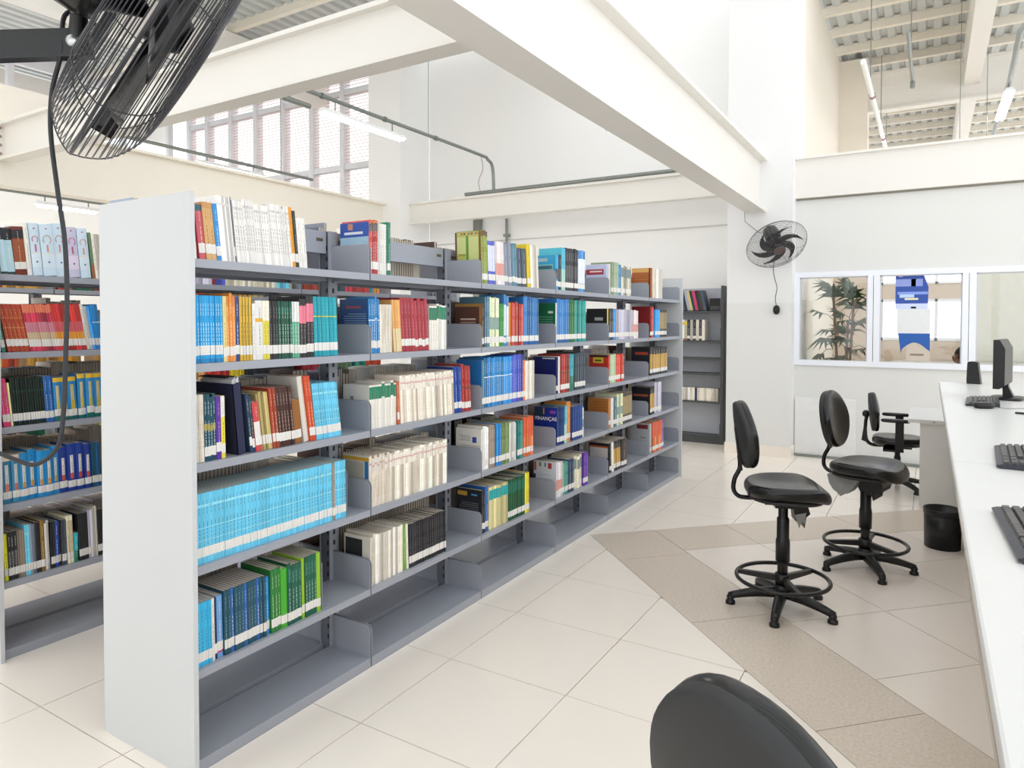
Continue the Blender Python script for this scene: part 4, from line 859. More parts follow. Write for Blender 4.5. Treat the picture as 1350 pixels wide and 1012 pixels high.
# ------------------------------------------------------------------ shelf against the back wall
DKG = mat('dark_grey_shelf_paint', '#4c4f50', .45, var=.05)
t = thing('wall_shelf', 'dark grey steel shelf against the back wall beside the pillar', 'shelf', (-.08, 7.55, 0))
for x in (-1.0, 0): q = MB(); q.box(x - .035, x, 0, .03, 0, 2.06, DKG); q.box(x - .035, x, .2, .23, 0, 2.06, DKG); q.box(x - .003, x, .03, .2, 0, 2.06, DKG); q.build('upright', t)
q = MB(); q.box(-1, -.03, .232, .238, .05, 2.04, mat('shelf_back_panel', '#c3c6cf', .5)); q.build('back_panel', t)
for z in (1.735, 1.347, 1.12, .92, .551, .10):
    q = MB(); q.box(-1, -.036, -.005, .23, z - .025, z, DKG); q.build('shelf', t)
q = MB(); q.box(-1, -.036, 0, .01, 0, .085, DKG); q.build('kick_plate', t)
for z in (1.735, 1.347, .92, .551, .10): q = MB(); q.box(-.045, -.036, .0, .15, z, z + .16, mat('shelf_end_stop', '#6a6862', .5)); q.build('end_stop', t)
q = MB(); q.box(-.2, -.06, .06, .2, 1.737, 1.90, BLK); q.box(-.19, -.07, .055, .06, 1.75, 1.80, DKG); tag(q.build('black_box', None, (-.08, 7.55, 0)), 'small black box at the end of the wall shelf', 'box')

# ------------------------------------------------------------------ drafting stools
def superell(a, b, n=40, e=2.6, front=0., taper=0.):
    out = []
    for k in range(n):
        th = 2 * math.pi * k / n; c, s = math.cos(th), math.sin(th)
        u = a * math.copysign(abs(c) ** (2 / e), c); v = b * math.copysign(abs(s) ** (2 / e), s)
        out.append((u, v * (1 + taper * u / a)))
    return out
SHELLM = mat('black_shell_plastic', '#262627', .55, var=.06, scale=20, bump=.08, bscale=400)
TORN = mat('torn_grey_plastic', '#8c8c8a', .5, var=.25, scale=18)
def backrest(t, cx, cz, tilt, w=.185, h=.19):
    """shield-shaped backrest, front towards +x"""
    out = []
    n = 44
    for k in range(n):
        th = 2 * math.pi * k / n; c, s = math.cos(th), math.sin(th); e = 2.35
        u = w * math.copysign(abs(c) ** (2 / e), c); v = h * math.copysign(abs(s) ** (2 / e), s)
        out.append((u * (1 - .24 * max(0, v / h) ** 1.5 - .10 * max(0, -v / h)), v))
    M = Matrix.Translation((cx, 0, cz)) @ Matrix.Rotation(R(tilt), 4, 'Y') @ Matrix(((0, 0, 1, 0), (1, 0, 0, 0), (0, 1, 0, 0), (0, 0, 0, 1)))
    q = MB(); q.pillow(out, .055, VINYL, M @ Matrix.Translation((0, 0, .008)), r=.026, layers=5, bow=.9); q.build('back_cushion', t)
    q = MB(); q.pillow([(u * .985, v * .985) for u, v in out], .044, SHELLM, M @ Matrix.Translation((0, 0, -.009)), r=.010, layers=3, bow=.9); q.build('back_shell', t)
def star_base(t, r=.285, turn=0., hubz=.10):
    q = MB(); q.lathe([(0, .135), (.03, .135), (.045, .12), (.05, .07), (.0, .06)], BLK, 20); q.build('hub', t)
    for k in range(5):
        a = turn + 2 * math.pi * k / 5; Mz = Matrix.Rotation(a, 4, 'Z')
        q = MB(); n = 9; rows = []
        for i in range(n):
            s = i / (n - 1); x = .03 + s * (r - .03); top = .112 - .052 * s ** 1.6; hw = .030 - .009 * s; hgt = .05 - .022 * s
            if s > .98: hw *= .8
            rows.append([(x, -hw, top - hgt), (x, -hw * .9, top - .006), (x, -hw * .5, top), (x, hw * .5, top), (x, hw * .9, top - .006), (x, hw, top - hgt)])
        vs = [Mz @ Vector(p) for row in rows for p in row]; fs = []
        for i in range(n - 1):
            for j in range(6): fs.append((i * 6 + j, (i + 1) * 6 + j, (i + 1) * 6 + (j + 1) % 6, i * 6 + (j + 1) % 6))
        fs += [(0, 1, 2, 3, 4, 5), tuple((n - 1) * 6 + j for j in (5, 4, 3, 2, 1, 0))]
        q.add(vs, fs, BLK, True); lg = q.build('leg', t)
        q = MB(); q.lathe([(.0, .048), (.019, .046), (.021, .03), (.017, .022), (.026, .016), (.027, .0), (0, 0)], BLK, 16, Mz @ Matrix.Translation((r - .012, 0, 0.0005))); q.build('glide', lg)
def stool(loc, rz, label, turn=0., seat_z=.665, torn=1, group='black drafting stools', column=True):
    t = thing('drafting_stool', label, 'stool', loc, rz, group)
    star_base(t, .29, turn)
    q = MB(); q.lathe([(.0, .06), (.028, .06), (.028, .27)], BLKMET, 20); q.build('lower_column', t)
    q = MB(); q.lathe([(.028, .26), (.038, .262), (.038, .37), (.036, .385), (.033, .39), (.033, .5), (.030, .505)], BLK, 20); q.build('column_sleeve', t)
    q = MB(); q.lathe([(.029, .5), (.026, .51), (.026, seat_z - .07)], BLKMET, 20); q.build('upper_column', t)
    q = MB(); q.tube([(.245 * math.cos(2 * math.pi * k / 48), .245 * math.sin(2 * math.pi * k / 48), .165) for k in range(48)], .0115, BLKMET, 10, closed=True); q.build('foot_ring', t)
    for k in range(3):
        a = turn + .5 + 2 * math.pi * k / 3; Mz = Matrix.Rotation(a, 4, 'Z')
        q = MB(); q.prism([(.02, .145), (.238, .150), (.238, .172), (.02, .182)], 'y', -.012, .012, BLK, Mz); q.build('ring_spoke', t)
    q = MB(); q.lathe([(.028, .135), (.040, .137), (.040, .19), (.028, .192)], BLK, 18); q.build('ring_collar', t)
    # mechanism and torn cover
    q = MB(); q.box(-.11, .11, -.07, .07, seat_z - .075, seat_z - .045, BLKMET); q.box(-.05, .05, -.04, .04, seat_z - .10, seat_z - .075, BLKMET); q.build('mechanism', t)
    Zs = lambda pts: [(x, seat_z - .045 + (z + .045) * 1.45) for x, z in pts]
    if torn == 1:
        q = MB(); q.prism(Zs([(.035, -.045), (.052, -.125), (.062, -.112), (.072, -.14), (.082, -.118), (.092, -.122), (.098, -.15), (.108, -.108), (.128, -.095), (.105, -.045)]), 'y', -.065, .03, BLK); q.build('torn_cover', t)
        q = MB(); q.prism(Zs([(.045, -.10), (.07, -.15), (.085, -.12), (.10, -.135), (.105, -.09)]), 'y', -.068, -.066, TORN); q.build('torn_edge', t)
    else:
        q = MB(); q.prism(Zs([(-.19, -.045), (-.175, -.085), (-.15, -.11), (-.125, -.12), (-.105, -.135), (-.09, -.122), (-.06, -.118), (-.03, -.09), (.0, -.06), (.0, -.045)]), 'y', -.15, -.02, TORN); q.build('torn_cover', t)
        q = MB(); q.prism(Zs([(.0, -.045), (-.015, -.09), (.0, -.11), (.01, -.10), (.05, -.12), (.06, -.105), (.075, -.14), (.085, -.105), (.12, -.10), (.13, -.08), (.125, -.045)]), 'y', -.10, .08, BLK); q.build('mechanism_cover', t)
    # seat: wide rounded cushion with a drooping front
    Ms = Matrix.Translation((.015, 0, seat_z))
    q = MB(); q.pillow(superell(.22, .23, 48, 2.7, taper=.06), .075, VINYL, Ms, r=.034, layers=6, sag=.008)
    q.v = [(x, y, z - (.9 * max(0, x - .10) ** 2 * 2.2) + .35 * (y * y) * .9) for x, y, z in q.v]
    q.build('seat', t)
    q = MB(); q.pillow(superell(.195, .205, 40, 2.7, taper=.06), .02, SHELLM, Matrix.Translation((.005, 0, seat_z - .038)), r=.009, layers=2); q.build('seat_pan', t)
    # bar that carries the backrest
    q = MB(); pts = bez([(-.08, 0, seat_z - .055), (-.20, 0, seat_z - .055), (-.245, 0, seat_z - .045), (-.268, 0, seat_z - .01), (-.262, 0, seat_z + .05), (-.235, 0, seat_z + .11), (-.238, 0, seat_z + .18)], 6)
    q.tube(pts, .0125, BLKMET, 10); q.build('back_bar', t)
    backrest(t, -.225, seat_z + .30, -9)
    q = MB(); q.prism([(-.236, seat_z + .10), (-.222, seat_z + .10), (-.253, seat_z + .335), (-.266, seat_z + .34)], 'y', -.022, .022, BLK); q.build('back_rib', t)
    return t
stool((1.50, 2.611, 0), R(22), 'black stool with torn black cover standing on the dark band', R(-88 - 22), torn=1)
stool((1.847, 3.546, 0), R(-14), 'black stool with a torn grey cover, foot ring and glides', R(-66 + 14), torn=2, seat_z=.65)
stool((2.103, -.362, 0), R(61), 'black stool turned to show the back of its backrest', R(20), torn=1, seat_z=.655)
# office chair with arm rests at the low desk
t = thing('office_chair', 'black office chair with arm rests drawn up to the low desk', 'chair', (1.94, 6.12, 0), R(2))
star_base(t, .29, .3)
q = MB(); q.lathe([(.0, .06), (.03, .06), (.03, .3), (.024, .31), (.024, .40)], BLK, 18); q.build('column', t)
q = MB(); q.pillow(superell(.22, .22, 40, 2.7), .08, VINYL, Matrix.Translation((0, 0, .46)), r=.034, sag=.005); q.build('seat', t)
q = MB(); q.box(-.12, .12, -.08, .08, .39, .425, BLKMET); q.build('mechanism', t)
q = MB(); q.tube(bez([(-.1, 0, .40), (-.22, 0, .40), (-.27, 0, .46), (-.275, 0, .62), (-.25, 0, .72)], 6), .016, BLKMET, 8); q.prism([(-.31, .44), (-.255, .42), (-.265, .58), (-.29, .58)], 'y', -.03, .03, BLK); q.lathe([(0, -.05), (.03, -.05), (.03, .05), (0, .05)], BLK, 14, Matrix.Translation((-.275, 0, .70)) @ Matrix.Rotation(R(90), 4, 'X')); q.build('back_bar', t)
backrest(t, -.22, .72, -6, .19, .19)
for s in (-1, 1):
    q = MB(); q.box(-.02, .05, s * .25 - .02, s * .25 + .02, .40, .66, BLK); q.box(-.12, .05, min(s * .1, s * .27), max(s * .1, s * .27), .385, .405, BLKMET); q.build('arm_post', t)
    q = MB(); q.pillow([(u * 1.0, v + s * .25) for u, v in superell(.12, .035, 24, 3)], .03, BLK, Matrix.Translation((-.02, 0, .675)), r=.012, layers=2); q.build('arm_rest', t)
# low desk
t = thing('desk', 'low white desk standing behind the black bin', 'desk', (2.13, 5.39, 0))
q = MB(); q.box(-.09, .9, -.03, .95, .735, .765, COUNTER); q.build('desk_top', t)
for y in (0, .87): q = MB(); q.box(0, .55, y, y + .025, 0.01, .735, DESK); q.build('side_panel', t)
q = MB(); q.box(.5, .52, .025, .87, .3, .735, DESK); q.build('modesty_panel', t)
for x in (.1, .3): q = MB(); q.lathe([(0, .003), (.006, .002), (.007, 0)], GALV, 10, Matrix.Translation((x, -.03, .75)) @ Matrix.Rotation(R(90), 4, 'X')); q.build('screw_cap', t)
# waste bin
t = thing('waste_bin', 'black plastic waste bin on the floor beside the white desk', 'bin', (2.285, 4.30, 0))
q = MB(); q.lathe([(0, .004), (.108, .004), (.112, 0), (.118, .27), (.114, .27), (.106, .01), (0, .008)], BLK, 36); q.build('body', t)
q = MB(); q.lathe([(.118, .235), (.121, .237), (.122, .272), (.119, .276), (.113, .272)], BLK, 36); q.build('rim', t)
q = MB(); q.lathe([(0, .10), (.06, .12), (.085, .09), (.105, .05)], mat('bin_liner', '#2c2c2e', .3, bump=.5, bscale=30), 20); q.build('liner', t)

# ------------------------------------------------------------------ counter
CZ = 1.10
t = thing('counter', 'long white laminate counter carrying keyboards and a monitor', 'counter', (2.26, 0, 0))
def slab(y0, y1):
    q = MB(); e = .006; x1_ = 1.0; z0, z1 = CZ - .035, CZ
    q.prism([(0, z0 + e), (e, z0), (x1_, z0), (x1_, z1), (e, z1), (.0015, z1 - .002), (0, z1 - e)], 'y', y0, y1, COUNTER); return q
slab(-2.2, 1.484).build('counter_top', t); slab(1.487, 5.33).build('counter_top', t)
q = MB(); q.box(.002, .05, -2.2, 5.32, CZ - .055, CZ - .036, mat('counter_edge_wood', '#b7a791', .6)); q.build('edge_strip', t)
for y0, y1 in ((-2.2, -.4), (-.397, 1.4), (1.403, 3.2), (3.203, 5.30)):
    q = MB(); q.box(.148, .168, y0, y1, .0, CZ - .036, mat('counter_front_laminate', '#d9d2c8', .45)); q.build('front_panel', t)
for y in (-2.2, 5.30): q = MB(); q.box(.168, .9, y, y + .02, 0, CZ - .036, DESK); q.build('side_panel', t)
# keyboards: long side along the counter, space bar towards the stools
KEY = mat('keycap_plastic', '#4c4a4a', .4, var=.08); KB = mat('keyboard_plastic', '#2a2d38', .4)
def keyboard(loc, rz, label):
    t = thing('keyboard', label, 'keyboard', loc, rz)
    q = MB(); q.prism([(0, .006), (.012, 0), (.17, .0), (.17, .024), (.012, .014), (0, .010)], 'y', 0, .45, KB); q.build('case', t)
    rows = [(.018, [1.3, 1.2, 1.2, 6, 1.2, 1.2, 1.3, 1.4]), (.040, [2.2] + [1] * 10 + [2.6]), (.062, [1.8] + [1] * 11 + [2]), (.084, [1.5] + [1] * 12 + [1.4]), (.106, [1] * 13 + [1.9]), (.136, [1] * 13 + [1.9])]
    for x, ws in rows:
        tot = sum(ws); y = .436; sc_ = .295 / tot; z = .014 + (x - .012) * .063
        for w in ws:
            q = MB(); l = w * sc_
            q.prism([(x, z), (x + .019, z + .001), (x + .0165, z + .009), (x + .0025, z + .008)], 'y', y - l + .0012, y - .0012, KEY); q.build('key', t); y -= l
        for blk, cnt in ((.128, 3), (.062, 4) ):
            y = blk
            if blk == .128 and x in (.062, .084): continue
            for k in range(cnt if blk == .128 else 3):
                q = MB(); q.prism([(x, z), (x + .019, z + .001), (x + .0165, z + .009), (x + .0025, z + .008)], 'y', y - .0165, y - .001, KEY); q.build('key', t); y -= .0178
    return t
keyboard((2.345, .315, CZ + .0006), R(2), 'dark keyboard lying farthest along the counter from the monitor')
keyboard((2.385, 1.42, CZ + .0006), R(-3), 'dark keyboard lying midway along the counter, between two other keyboards')
keyboard((2.372, 3.44, CZ + .0006), R(-3), 'dark keyboard lying in front of the monitor')
# monitor seen edge-on, screen towards the stools
t = thing('monitor', 'black flat monitor on a stand seen edge-on on the counter', 'monitor', (2.60, 4.02, CZ + .0006), R(-11))
q = MB(); q.pillow(superell(.09, .12, 30, 4), .016, BLK, Matrix.Translation((.02, 0, .008)), r=.007, layers=2); q.build('stand_base', t)
q = MB(); q.prism([(.0, .012), (.06, .012), (.03, .08), (.022, .16), (-.002, .16)], 'y', -.03, .03, BLK); q.build('stand_neck', t)
q = MB(); q.prism([(-.03, .075), (.0, .075), (.028, .10), (.028, .33), (.0, .385), (-.03, .385)], 'y', -.185, .185, BLK); q.build('housing', t)
q = MB(); q.box(-.0315, -.03, -.168, .168, .10, .372, mat('dark_screen', '#9a9c9e', .25)); q.build('screen', t)
for y0, y1, z0, z1 in ((-.185, .185, .372, .385), (-.185, .185, .075, .10), (-.185, -.168, .10, .372), (.168, .185, .10, .372)): q = MB(); q.box(-.034, -.03, y0, y1, z0, z1, BLK); q.build('bezel', t)
q = MB(); q.box(-.02, .005, .185, .19, .18, .2, BLK); q.build('power_button', t)
# mouse
t = thing('mouse', 'black mouse with a grey cord between keyboard and monitor', 'mouse', (2.46, 3.36, CZ + .0006), R(20))
q = MB(); q.pillow(superell(.055, .03, 28, 2.3), .034, BLK, Matrix.Translation((0, 0, .017)), r=.016, layers=4); q.build('shell', t)
q = MB(); q.tube(bez([(.05, 0, .008), (.12, -.02, .004), (.22, .01, .004), (.38, -.02, .004)], 6), .0022, mat('grey_cord', '#8a8a8c', .5), 6); q.build('cord', t)
cable('cable', [(2.70, 3.72, CZ + .005), (2.80, 3.90, CZ + .006), (2.84, 4.15, CZ + .02), (2.9, 4.3, CZ + .005), (3.1, 4.0, CZ + .005)], .004, BLK, 'black monitor cable curling on the counter', 'cable')
q = MB(); q.tube([(2.59, 3.17, CZ + .006), (2.80, 3.10, CZ + .006)], .0055, BLK, 8); q.tube([(2.80, 3.10, CZ + .006), (2.82, 3.093, CZ + .006)], .003, GALV, 8); tag(q.build('pen'), 'black pen lying on the white counter near the mouse', 'pen')
# loudspeaker at the end of the counter
t = thing('speaker', 'small black desktop speaker standing at the end of the counter', 'speaker', (2.50, 5.24, CZ + .0006), R(-10))
q = MB(); q.prism([(-.045, 0), (.05, 0), (.03, .17), (.015, .178), (-.03, .178), (-.04, .17)], 'y', -.045, .045, BLK); q.build('cabinet', t)
q = MB(); q.prism([(-.0475, .02), (-.045, .02), (-.040, .165), (-.0425, .165)], 'y', -.036, .036, mat('speaker_cloth', '#303032', .9)); q.build('grille', t)
cable('cable', [(2.42, 5.1, .95), (2.40, 5.05, .8), (2.41, 5.0, .62), (2.38, 4.98, .5), (2.40, 4.95, .42)], .006, BLK, 'black cable hanging under the counter behind the bin', 'cable')

# ------------------------------------------------------------------ wall fans
def frame(axis, up=Vector((0, 0, 1))):
    z = Vector(axis).normalized(); x = up.cross(z).normalized(); y = z.cross(x)
    return Matrix(((x.x, y.x, z.x, 0), (x.y, y.y, z.y, 0), (x.z, y.z, z.z, 0), (0, 0, 0, 1)))
WIRE = mat('black_guard_wire', '#2e2e35', .28)
def fan(loc, axis, Rr, label, wire, rings, radials, blade_m, spin=0., ringm=None, nseg=64, twist=.018):
    t = thing('wall_fan', label, 'fan', loc); M = frame(axis); W2 = ringm or WIRE
    k_ = Rr / .30
    def guard(prof, name):
        prof = [(r * k_, a * k_) for r, a in prof]; P = bez([(r, a, 0) for r, a in prof], 10)
        L = [0]
        for a, b in zip(P[:-1], P[1:]): L.append(L[-1] + (b - a).length)
        q = MB()
        for i in range(rings):
            s = L[-1] * i / (rings - 1); j = max(k for k in range(len(L)) if L[k] <= s + 1e-9); j = min(j, len(P) - 2); f = (s - L[j]) / max(1e-9, L[j + 1] - L[j]); p = P[j].lerp(P[j + 1], f)
            rw = wire * (1.9 if i == 0 else 1)
            q.tube([M @ Vector((p.x * math.cos(2 * math.pi * k / nseg), p.x * math.sin(2 * math.pi * k / nseg), p.y)) for k in range(nseg)], rw, W2, 5, closed=True)
        for i in range(radials):
            a = 2 * math.pi * i / radials + .2
            q.tube([M @ Vector((p.x * math.cos(a), p.x * math.sin(a), p.y - .002)) for p in P[::4] + [P[-1]]], wire * 1.1, W2, 5)
        q.build(name, t)
    guard([(.30, .0), (.292, .025), (.272, .055), (.235, .078), (.19, .09), (.12, .096), (.055, .098)], 'front_guard')
    guard([(.30, -.002), (.288, -.022), (.266, -.045), (.232, -.066), (.18, -.072), (.12, -.075), (.085, -.076)], 'rear_guard')
    q = MB(); q.lathe([(0, .1), (.05, .1), (.058, .096), (.055, .09), (0, .09)], mat('fan_badge', '#5a4a48', .4), 24, M @ Matrix.Scale(k_, 4)); q.build('badge', t)
    q = MB(); q.lathe([(0, .06), (.03, .058), (.042, .04), (.045, -.01), (0, -.01)], blade_m, 24, M @ Matrix.Scale(k_, 4)); q.build('blade_hub', t)
    for b in range(6):
        q = MB(); n = 12; vs = []; fs = []
        for i in range(n + 1):
            s = i / n; r = (.04 + .215 * s) * k_; sweep = -1.25 * s ** 1.4; wdt = (.105 * math.sin(math.pi * min(1, (s * .9 + .12))) ** .6 + .004) * k_ * (1 - .35 * s)
            for e in (-1, 1):
                th = 2 * math.pi * b / 6 + spin + sweep + e * wdt / max(r, .02) * .55
                for dz in (.0012, -.0012): vs.append(M @ Vector((r * math.cos(th), r * math.sin(th), (.022 + e * twist) * k_ + dz)))
        for i in range(n):
            a, c = 4 * i, 4 * i + 4
            fs += [(a, c, c + 2, a + 2), (a + 1, a + 3, c + 3, c + 1), (a, a + 1, c + 1, c), (a + 2, c + 2, c + 3, a + 3)]
        fs += [(0, 2, 3, 1), (4 * n, 4 * n + 1, 4 * n + 3, 4 * n + 2)]
        q.add(vs, fs, blade_m, True); q.build('blade', t)
    q = MB(); q.lathe([(0, -.235), (.055, -.235), (.072, -.215), (.078, -.16), (.078, -.11), (.07, -.085), (.045, -.078), (.012, -.02), (0, -.02)], BLKMET, 28, M @ Matrix.Scale(k_, 4)); q.build('motor', t)
    return t, M
right = Vector((.855, .519, 0)); fwd = Vector((-.519, .855, 0)); upv = Vector((0, 0, 1))
# big fan on the column under the aisle beam
ax1 = (right * .835 - upv * .545 + fwd * .64)
c1 = Vector((.924, -.66, 2.168))
f1, M1 = fan(c1, ax1, .30, 'large black wall fan with a wire guard on an arm from the aisle column', .0012, 27, 8, BLKMET, .3)
j = M1 @ Vector((0, 0, -.15)); jt = Vector((-.125, -.082, -.046))
q = MB(); q.tube([jt + Vector((.0, 0, .0)), jt + Vector((.01, .0, .04)), M1 @ Vector((0, 0, -.135))], .016, BLK, 8); q.build('tilt_bracket', f1)
arm_end = Vector((.54, -1.0, 2.075)) - c1
d_ = (arm_end - jt); L_ = d_.length; Ma = Matrix.Translation(jt) @ Matrix.Rotation(math.atan2(d_.y, d_.x), 4, 'Z') @ Matrix.Rotation(-math.asin(d_.z / L_), 4, 'Y')
q = MB(); q.box(-.025, L_ + .05, -.012, .012, -.028, .024, BLKMET, Ma); q.build('arm', f1)
q = MB(); q.lathe([(0, .018), (.009, .018), (.012, .014), (.012, 0)], mat('bright_bolt', '#c8cacc', .25, metal=.8), 14, Matrix.Translation(jt) @ frame(-fwd) ); q.build('pivot_bolt', f1)
q = MB(); q.box(-.055, .055, -.004, .014, -.09, .09, BLKMET, Matrix.Translation(Vector((.54, -1.03, 2.075)) - c1) @ Matrix.Rotation(R(90), 4, 'Z')); q.build('wall_plate', f1)
def ray(u, v, D):
    """a point on the photograph's line of sight, D metres deep: used to hang the near cord"""
    X = (u - 675) / 904.29; U = (443.68 - v) / 904.29
    return CAM + (right * X + fwd * (1 + U * .023) + upv * (U - .023)) * D
cp = [ray(*p) for p in ((110, 12, 1.31), (84, 22, 1.29), (80, 70, 1.28), (68, 120, 1.3), (66, 175, 1.3), (75, 250, 1.3), (85, 320, 1.3), (88, 400, 1.3), (86, 480, 1.3), (84, 540, 1.3), (76, 590, 1.3), (48, 613, 1.3), (18, 606, 1.3), (-30, 585, 1.3), (-120, 540, 1.28))]
q = MB(); q.tube([p - c1 for p in bez(cp, 6)], .0042, mat('black_rubber_cord', '#26272c', .5), 8); q.build('power_cord', f1)
# round fan on the pillar
ax2 = Vector((.386, -.514, -.70))
c2 = Vector((.70, 6.76, 2.47))
f2, M2 = fan(c2, ax2, .335, 'round black fan with curved blades hanging on the white pillar', .0014, 16, 6, mat('black_fan_blade', '#161616', .4), .5, mat('grey_guard_wire', '#77777a', .4), 40, .004)
q = MB(); q.tube([M2 @ Vector((0, 0, -.2)), Vector((-.13, .27, .10)), Vector((-.13, .315, .10))], .02, BLKMET, 10); q.box(-.18, -.08, .305, .319, .03, .18, BLKMET); q.build('wall_bracket', f2)
q = MB(); q.tube(bez([Vector((-.03, .12, -.05)), Vector((-.06, .16, -.25)), Vector((-.055, .20, -.36)), Vector((-.03, .22, -.48)), Vector((-.05, .24, -.60)), Vector((-.04, .27, -.70))], 8), .004, BLK, 6); q.build('power_cord', f2)
q = MB(); q.tube([M2 @ Vector((.0, 0, -.15)), Vector((-.25, .26, .18)), Vector((-.41, .28, .32)), Vector((-.42, .29, .46))], .004, GALV, 6); q.build('feed_cord', f2)
q = MB(); q.pillow(superell(.038, .055, 24, 2.2), .03, BLK, Matrix.Translation((-.045, .29, -.735)) @ Matrix.Rotation(R(90), 4, 'X'), r=.013, layers=3); q.lathe([(0, .022), (.016, .022), (.018, .01)], SHELLM, 14, Matrix.Translation((-.045, .28, -.735)) @ Matrix.Rotation(R(90), 4, 'X')); q.build('speed_switch', f2)

# ------------------------------------------------------------------ palm behind the first window
LEAF = mat('palm_leaf_green', '#2f4d1f', .45, var=.35, scale=9); STEM = mat('palm_stem', '#8a6248', .8, var=.3, scale=30)
t = thing('potted_palm', 'green lady palm with fan leaves behind the interior window', 'plant', (1.26, 8.25, 0))
q = MB(); q.lathe([(0, 0), (.14, 0), (.18, .34), (.19, .34), (.19, .38), (.165, .38), (.16, .33), (0, .33)], mat('clay_pot', '#9c6a4c', .8), 28); q.build('pot', t)
q = MB(); q.lathe([(0, .345), (.16, .33)], mat('potting_soil', '#3c3026', .95), 20); q.build('soil', t)
rp = random.Random(4)
stems = [((-.05, .0), 1.98, -.08), ((.02, .03), 1.62, .02), ((.05, -.04), 1.86, .06)]
for (sx, sy), H, lean_ in stems:
    q = MB(); q.tube([(sx, sy, .33), (sx + lean_ * .4, sy, .33 + (H - .33) * .5), (sx + lean_, sy, H)], .016, STEM, 8); q.build('stem', t)
leaves = []
for si, ((sx, sy), H, lean_) in enumerate(stems):
    for k in range(12):
        a = k * 2.4 + si * 1.1; z = H - .075 * k + .04; out = .12 + .008 * k
        leaves.append((Vector((sx + lean_, sy, z - .10)), Vector((sx + lean_ + math.cos(a) * out * .8, sy + math.sin(a) * out * .6, z + .10 - .03 * k)), a, k))
for base, tip, a, k in leaves:
    q = MB(); q.tube([base, (base + tip) / 2 + Vector((0, 0, .03)), tip], .004, LEAF, 5)
    out = Vector((math.cos(a) * .7, math.sin(a) * .5, .95 - .17 * k)).normalized(); side = out.cross(Vector((0, 0, 1))).normalized(); nrm = side.cross(out)
    for i in range(9):
        f = -1.35 + 2.7 * i / 8; d = (out * math.cos(f) + side * math.sin(f)).normalized(); L = .29 * (1 - .16 * abs(f)) * rp.uniform(.9, 1.1); pw = nrm.cross(d).normalized() * .024
        p1 = tip + d * L * .45 + nrm * .01; p2 = tip + d * L - Vector((0, 0, .05 + .03 * abs(f)))
        e = nrm * .0012
        q.add([tip - pw * .2, tip + pw * .2, p1 + pw, p2, p1 - pw, p1 + nrm * -.004], [(0, 5, 4), (0, 1, 5), (1, 2, 5), (5, 2, 3), (4, 5, 3)], LEAF)
    q.v = [(max(x, -.43 + .02 * math.sin(z * 40)), y, z) for x, y, z in q.v]      # leaf tips bend along the wall
    q.build('leaf', t)

# ------------------------------------------------------------------ person sitting behind the second window
t = thing('person', 'seated person in dark clothing glimpsed behind the interior window', 'person', (2.62, 8.05, 0), R(170))
J = [((0, 0, .50), .13), ((0, 0, .66), .125), ((.02, 0, .84), .13), ((.04, 0, .95), .09), ((.055, 0, 1.02), .052), ((.07, 0, 1.07), .05),
     ((.03, .17, .92), .06), ((.08, .23, .70), .048), ((.30, .15, .66), .038), ((.40, .12, .67), .03), ((.03, -.17, .92), .06), ((.08, -.23, .70), .048), ((.30, -.15, .66), .038), ((.40, -.12, .67), .03),
     ((.04, .09, .47), .095), ((.44, .11, .48), .062), ((.46, .11, .08), .042), ((.58, .11, .04), .035), ((.04, -.09, .47), .095), ((.44, -.11, .48), .062), ((.46, -.11, .08), .042), ((.58, -.11, .04), .035)]
E_ = [(0, 1), (1, 2), (2, 3), (3, 4), (4, 5), (3, 6), (6, 7), (7, 8), (8, 9), (3, 10), (10, 11), (11, 12), (12, 13), (0, 14), (14, 15), (15, 16), (16, 17), (0, 18), (18, 19), (19, 20), (20, 21)]
SKIN = mat('skin_tone', '#8a5a40', .55); CLOTH = mat('dark_clothing', '#222226', .85); HAIR = mat('dark_hair', '#17120f', .5, bump=.4, bscale=90)
q = MB()
for a, b in E_:
    pa, pb = Vector(J[a][0]), Vector(J[b][0]); ra, rb = J[a][1], J[b][1]
    if a == 0 and b in (14, 18): pass
    steps = 6; q.tube([pa.lerp(pb, i / steps) for i in range(steps + 1)], ra, SKIN if b in (5, 9, 13) else CLOTH, 14, radii=[ra + (rb - ra) * i / steps for i in range(steps + 1)])
    for p, r in ((pa, ra), (pb, rb)): q.lathe([(max(1e-4, r * math.sin(math.pi * i / 8)), -r * math.cos(math.pi * i / 8)) for i in range(9)], SKIN if b in (5, 9, 13) else CLOTH, 14, Matrix.Translation(p))
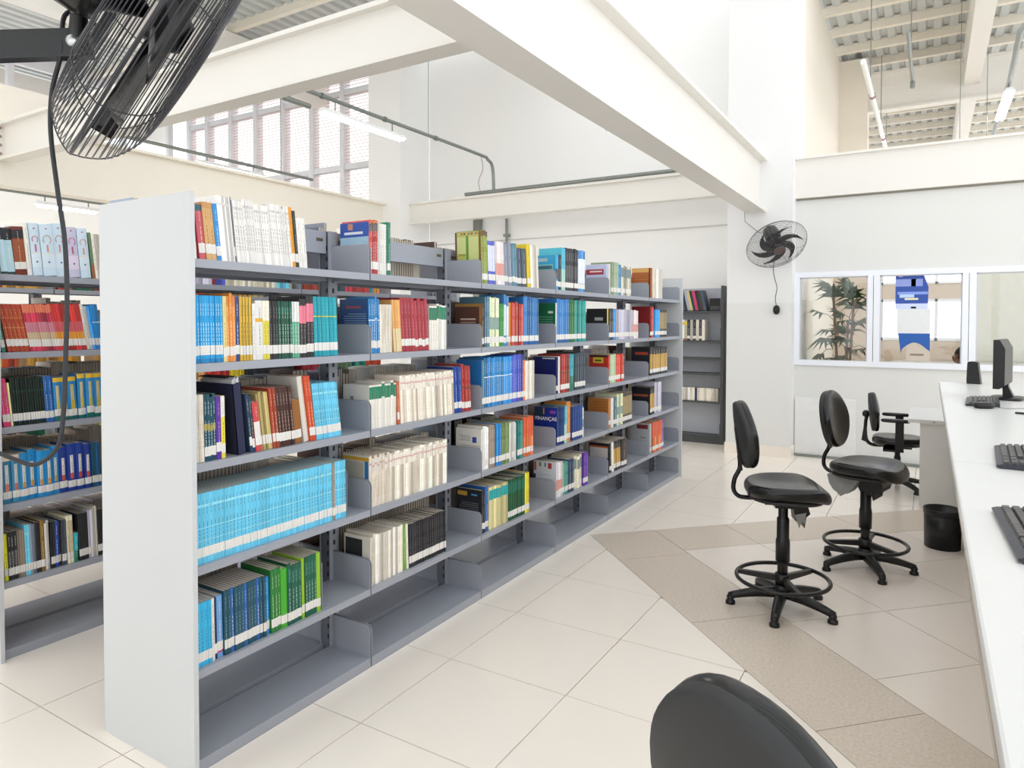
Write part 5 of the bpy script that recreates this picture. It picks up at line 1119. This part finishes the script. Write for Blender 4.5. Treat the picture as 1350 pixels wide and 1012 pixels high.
# hands
for s in (1, -1):
    for k in range(5):
        y = s * (.12 + (-.03 + .015 * k)); ln = (.055, .075, .08, .074, .058)[k]
        q.tube([(.41, y, .672), (.41 + ln * .6, y, .675), (.41 + ln, y, .662)], .008, SKIN, 8, radii=[.009, .008, .006])
body = q.build('body', t)
hd = MB()
n = 18; vs = []; fs = []
for i in range(15):
    ph = math.pi * i / 14
    for k in range(n):
        a = 2 * math.pi * k / n; r = math.sin(ph); z = math.cos(ph); x = .098 * r * math.cos(a) * (1 - .12 * max(0, -z)); y = .075 * r * math.sin(a) * (1 - .2 * max(0, -z))
        if math.cos(a) > .94 and -.45 < z < .05: x += .022
        vs.append((x + .085, y, z * .118 + 1.19))
for i in range(14):
    for k in range(n): fs.append((i * n + k, (i + 1) * n + k, (i + 1) * n + (k + 1) % n, i * n + (k + 1) % n))
hd.add(vs, fs, SKIN, True); hd.build('head', t)
ft = MB()
for s in (1, -1):
    ft.lathe([(1e-4, -.009), (.012, 0), (1e-4, .009)], hexmat('#e8e2dc'), 10, Matrix.Translation((.170, s * .03, 1.195)) @ Matrix.Rotation(R(90), 4, 'Y')); ft.lathe([(1e-4, -.004), (.02, 0), (1e-4, .004)], SKIN, 10, Matrix.Translation((.08, s * .078, 1.185)) @ Matrix.Rotation(R(90), 4, 'X'))
ft.box(.163, .176, -.022, .022, 1.125, 1.131, hexmat('#7a3c34')); ft.build('face', t)
hr = MB(); hv = [((x - .085) * 1.10 + .078, y * 1.13, (z - 1.19) * 1.1 + 1.197) for x, y, z in vs]
hr.add(hv, [f for f in fs if not all(hv[i][0] > .11 and hv[i][2] < 1.245 for i in f) and min(hv[i][2] for i in f) > 1.10], HAIR, True); hr.build('hair', t)
t2 = thing('visitor_chair', 'dark chair under the person behind the interior window', 'chair', (2.62, 8.05, 0), R(170))
q = MB(); q.pillow(superell(.22, .22, 32, 3), .05, VINYL, Matrix.Translation((.08, 0, .36)), r=.02); q.build('seat', t2)
for x in (-.1, .26):
    for y in (-.2, .2): q = MB(); q.tube([(x, y, 0), (x, y, .36)], .012, BLKMET, 8); q.build('leg', t2)
q = MB(); q.pillow(superell(.2, .16, 32, 3), .03, VINYL, Matrix.Translation((-.165, 0, .72)) @ Matrix.Rotation(R(90), 4, 'Y') @ Matrix.Rotation(R(90), 4, 'Z'), r=.012); q.build('backrest', t2)
for y in (-.17, .17): q = MB(); q.tube([(-.14, y, .36), (-.17, y, .62)], .01, BLKMET, 8); q.build('back_post', t2)
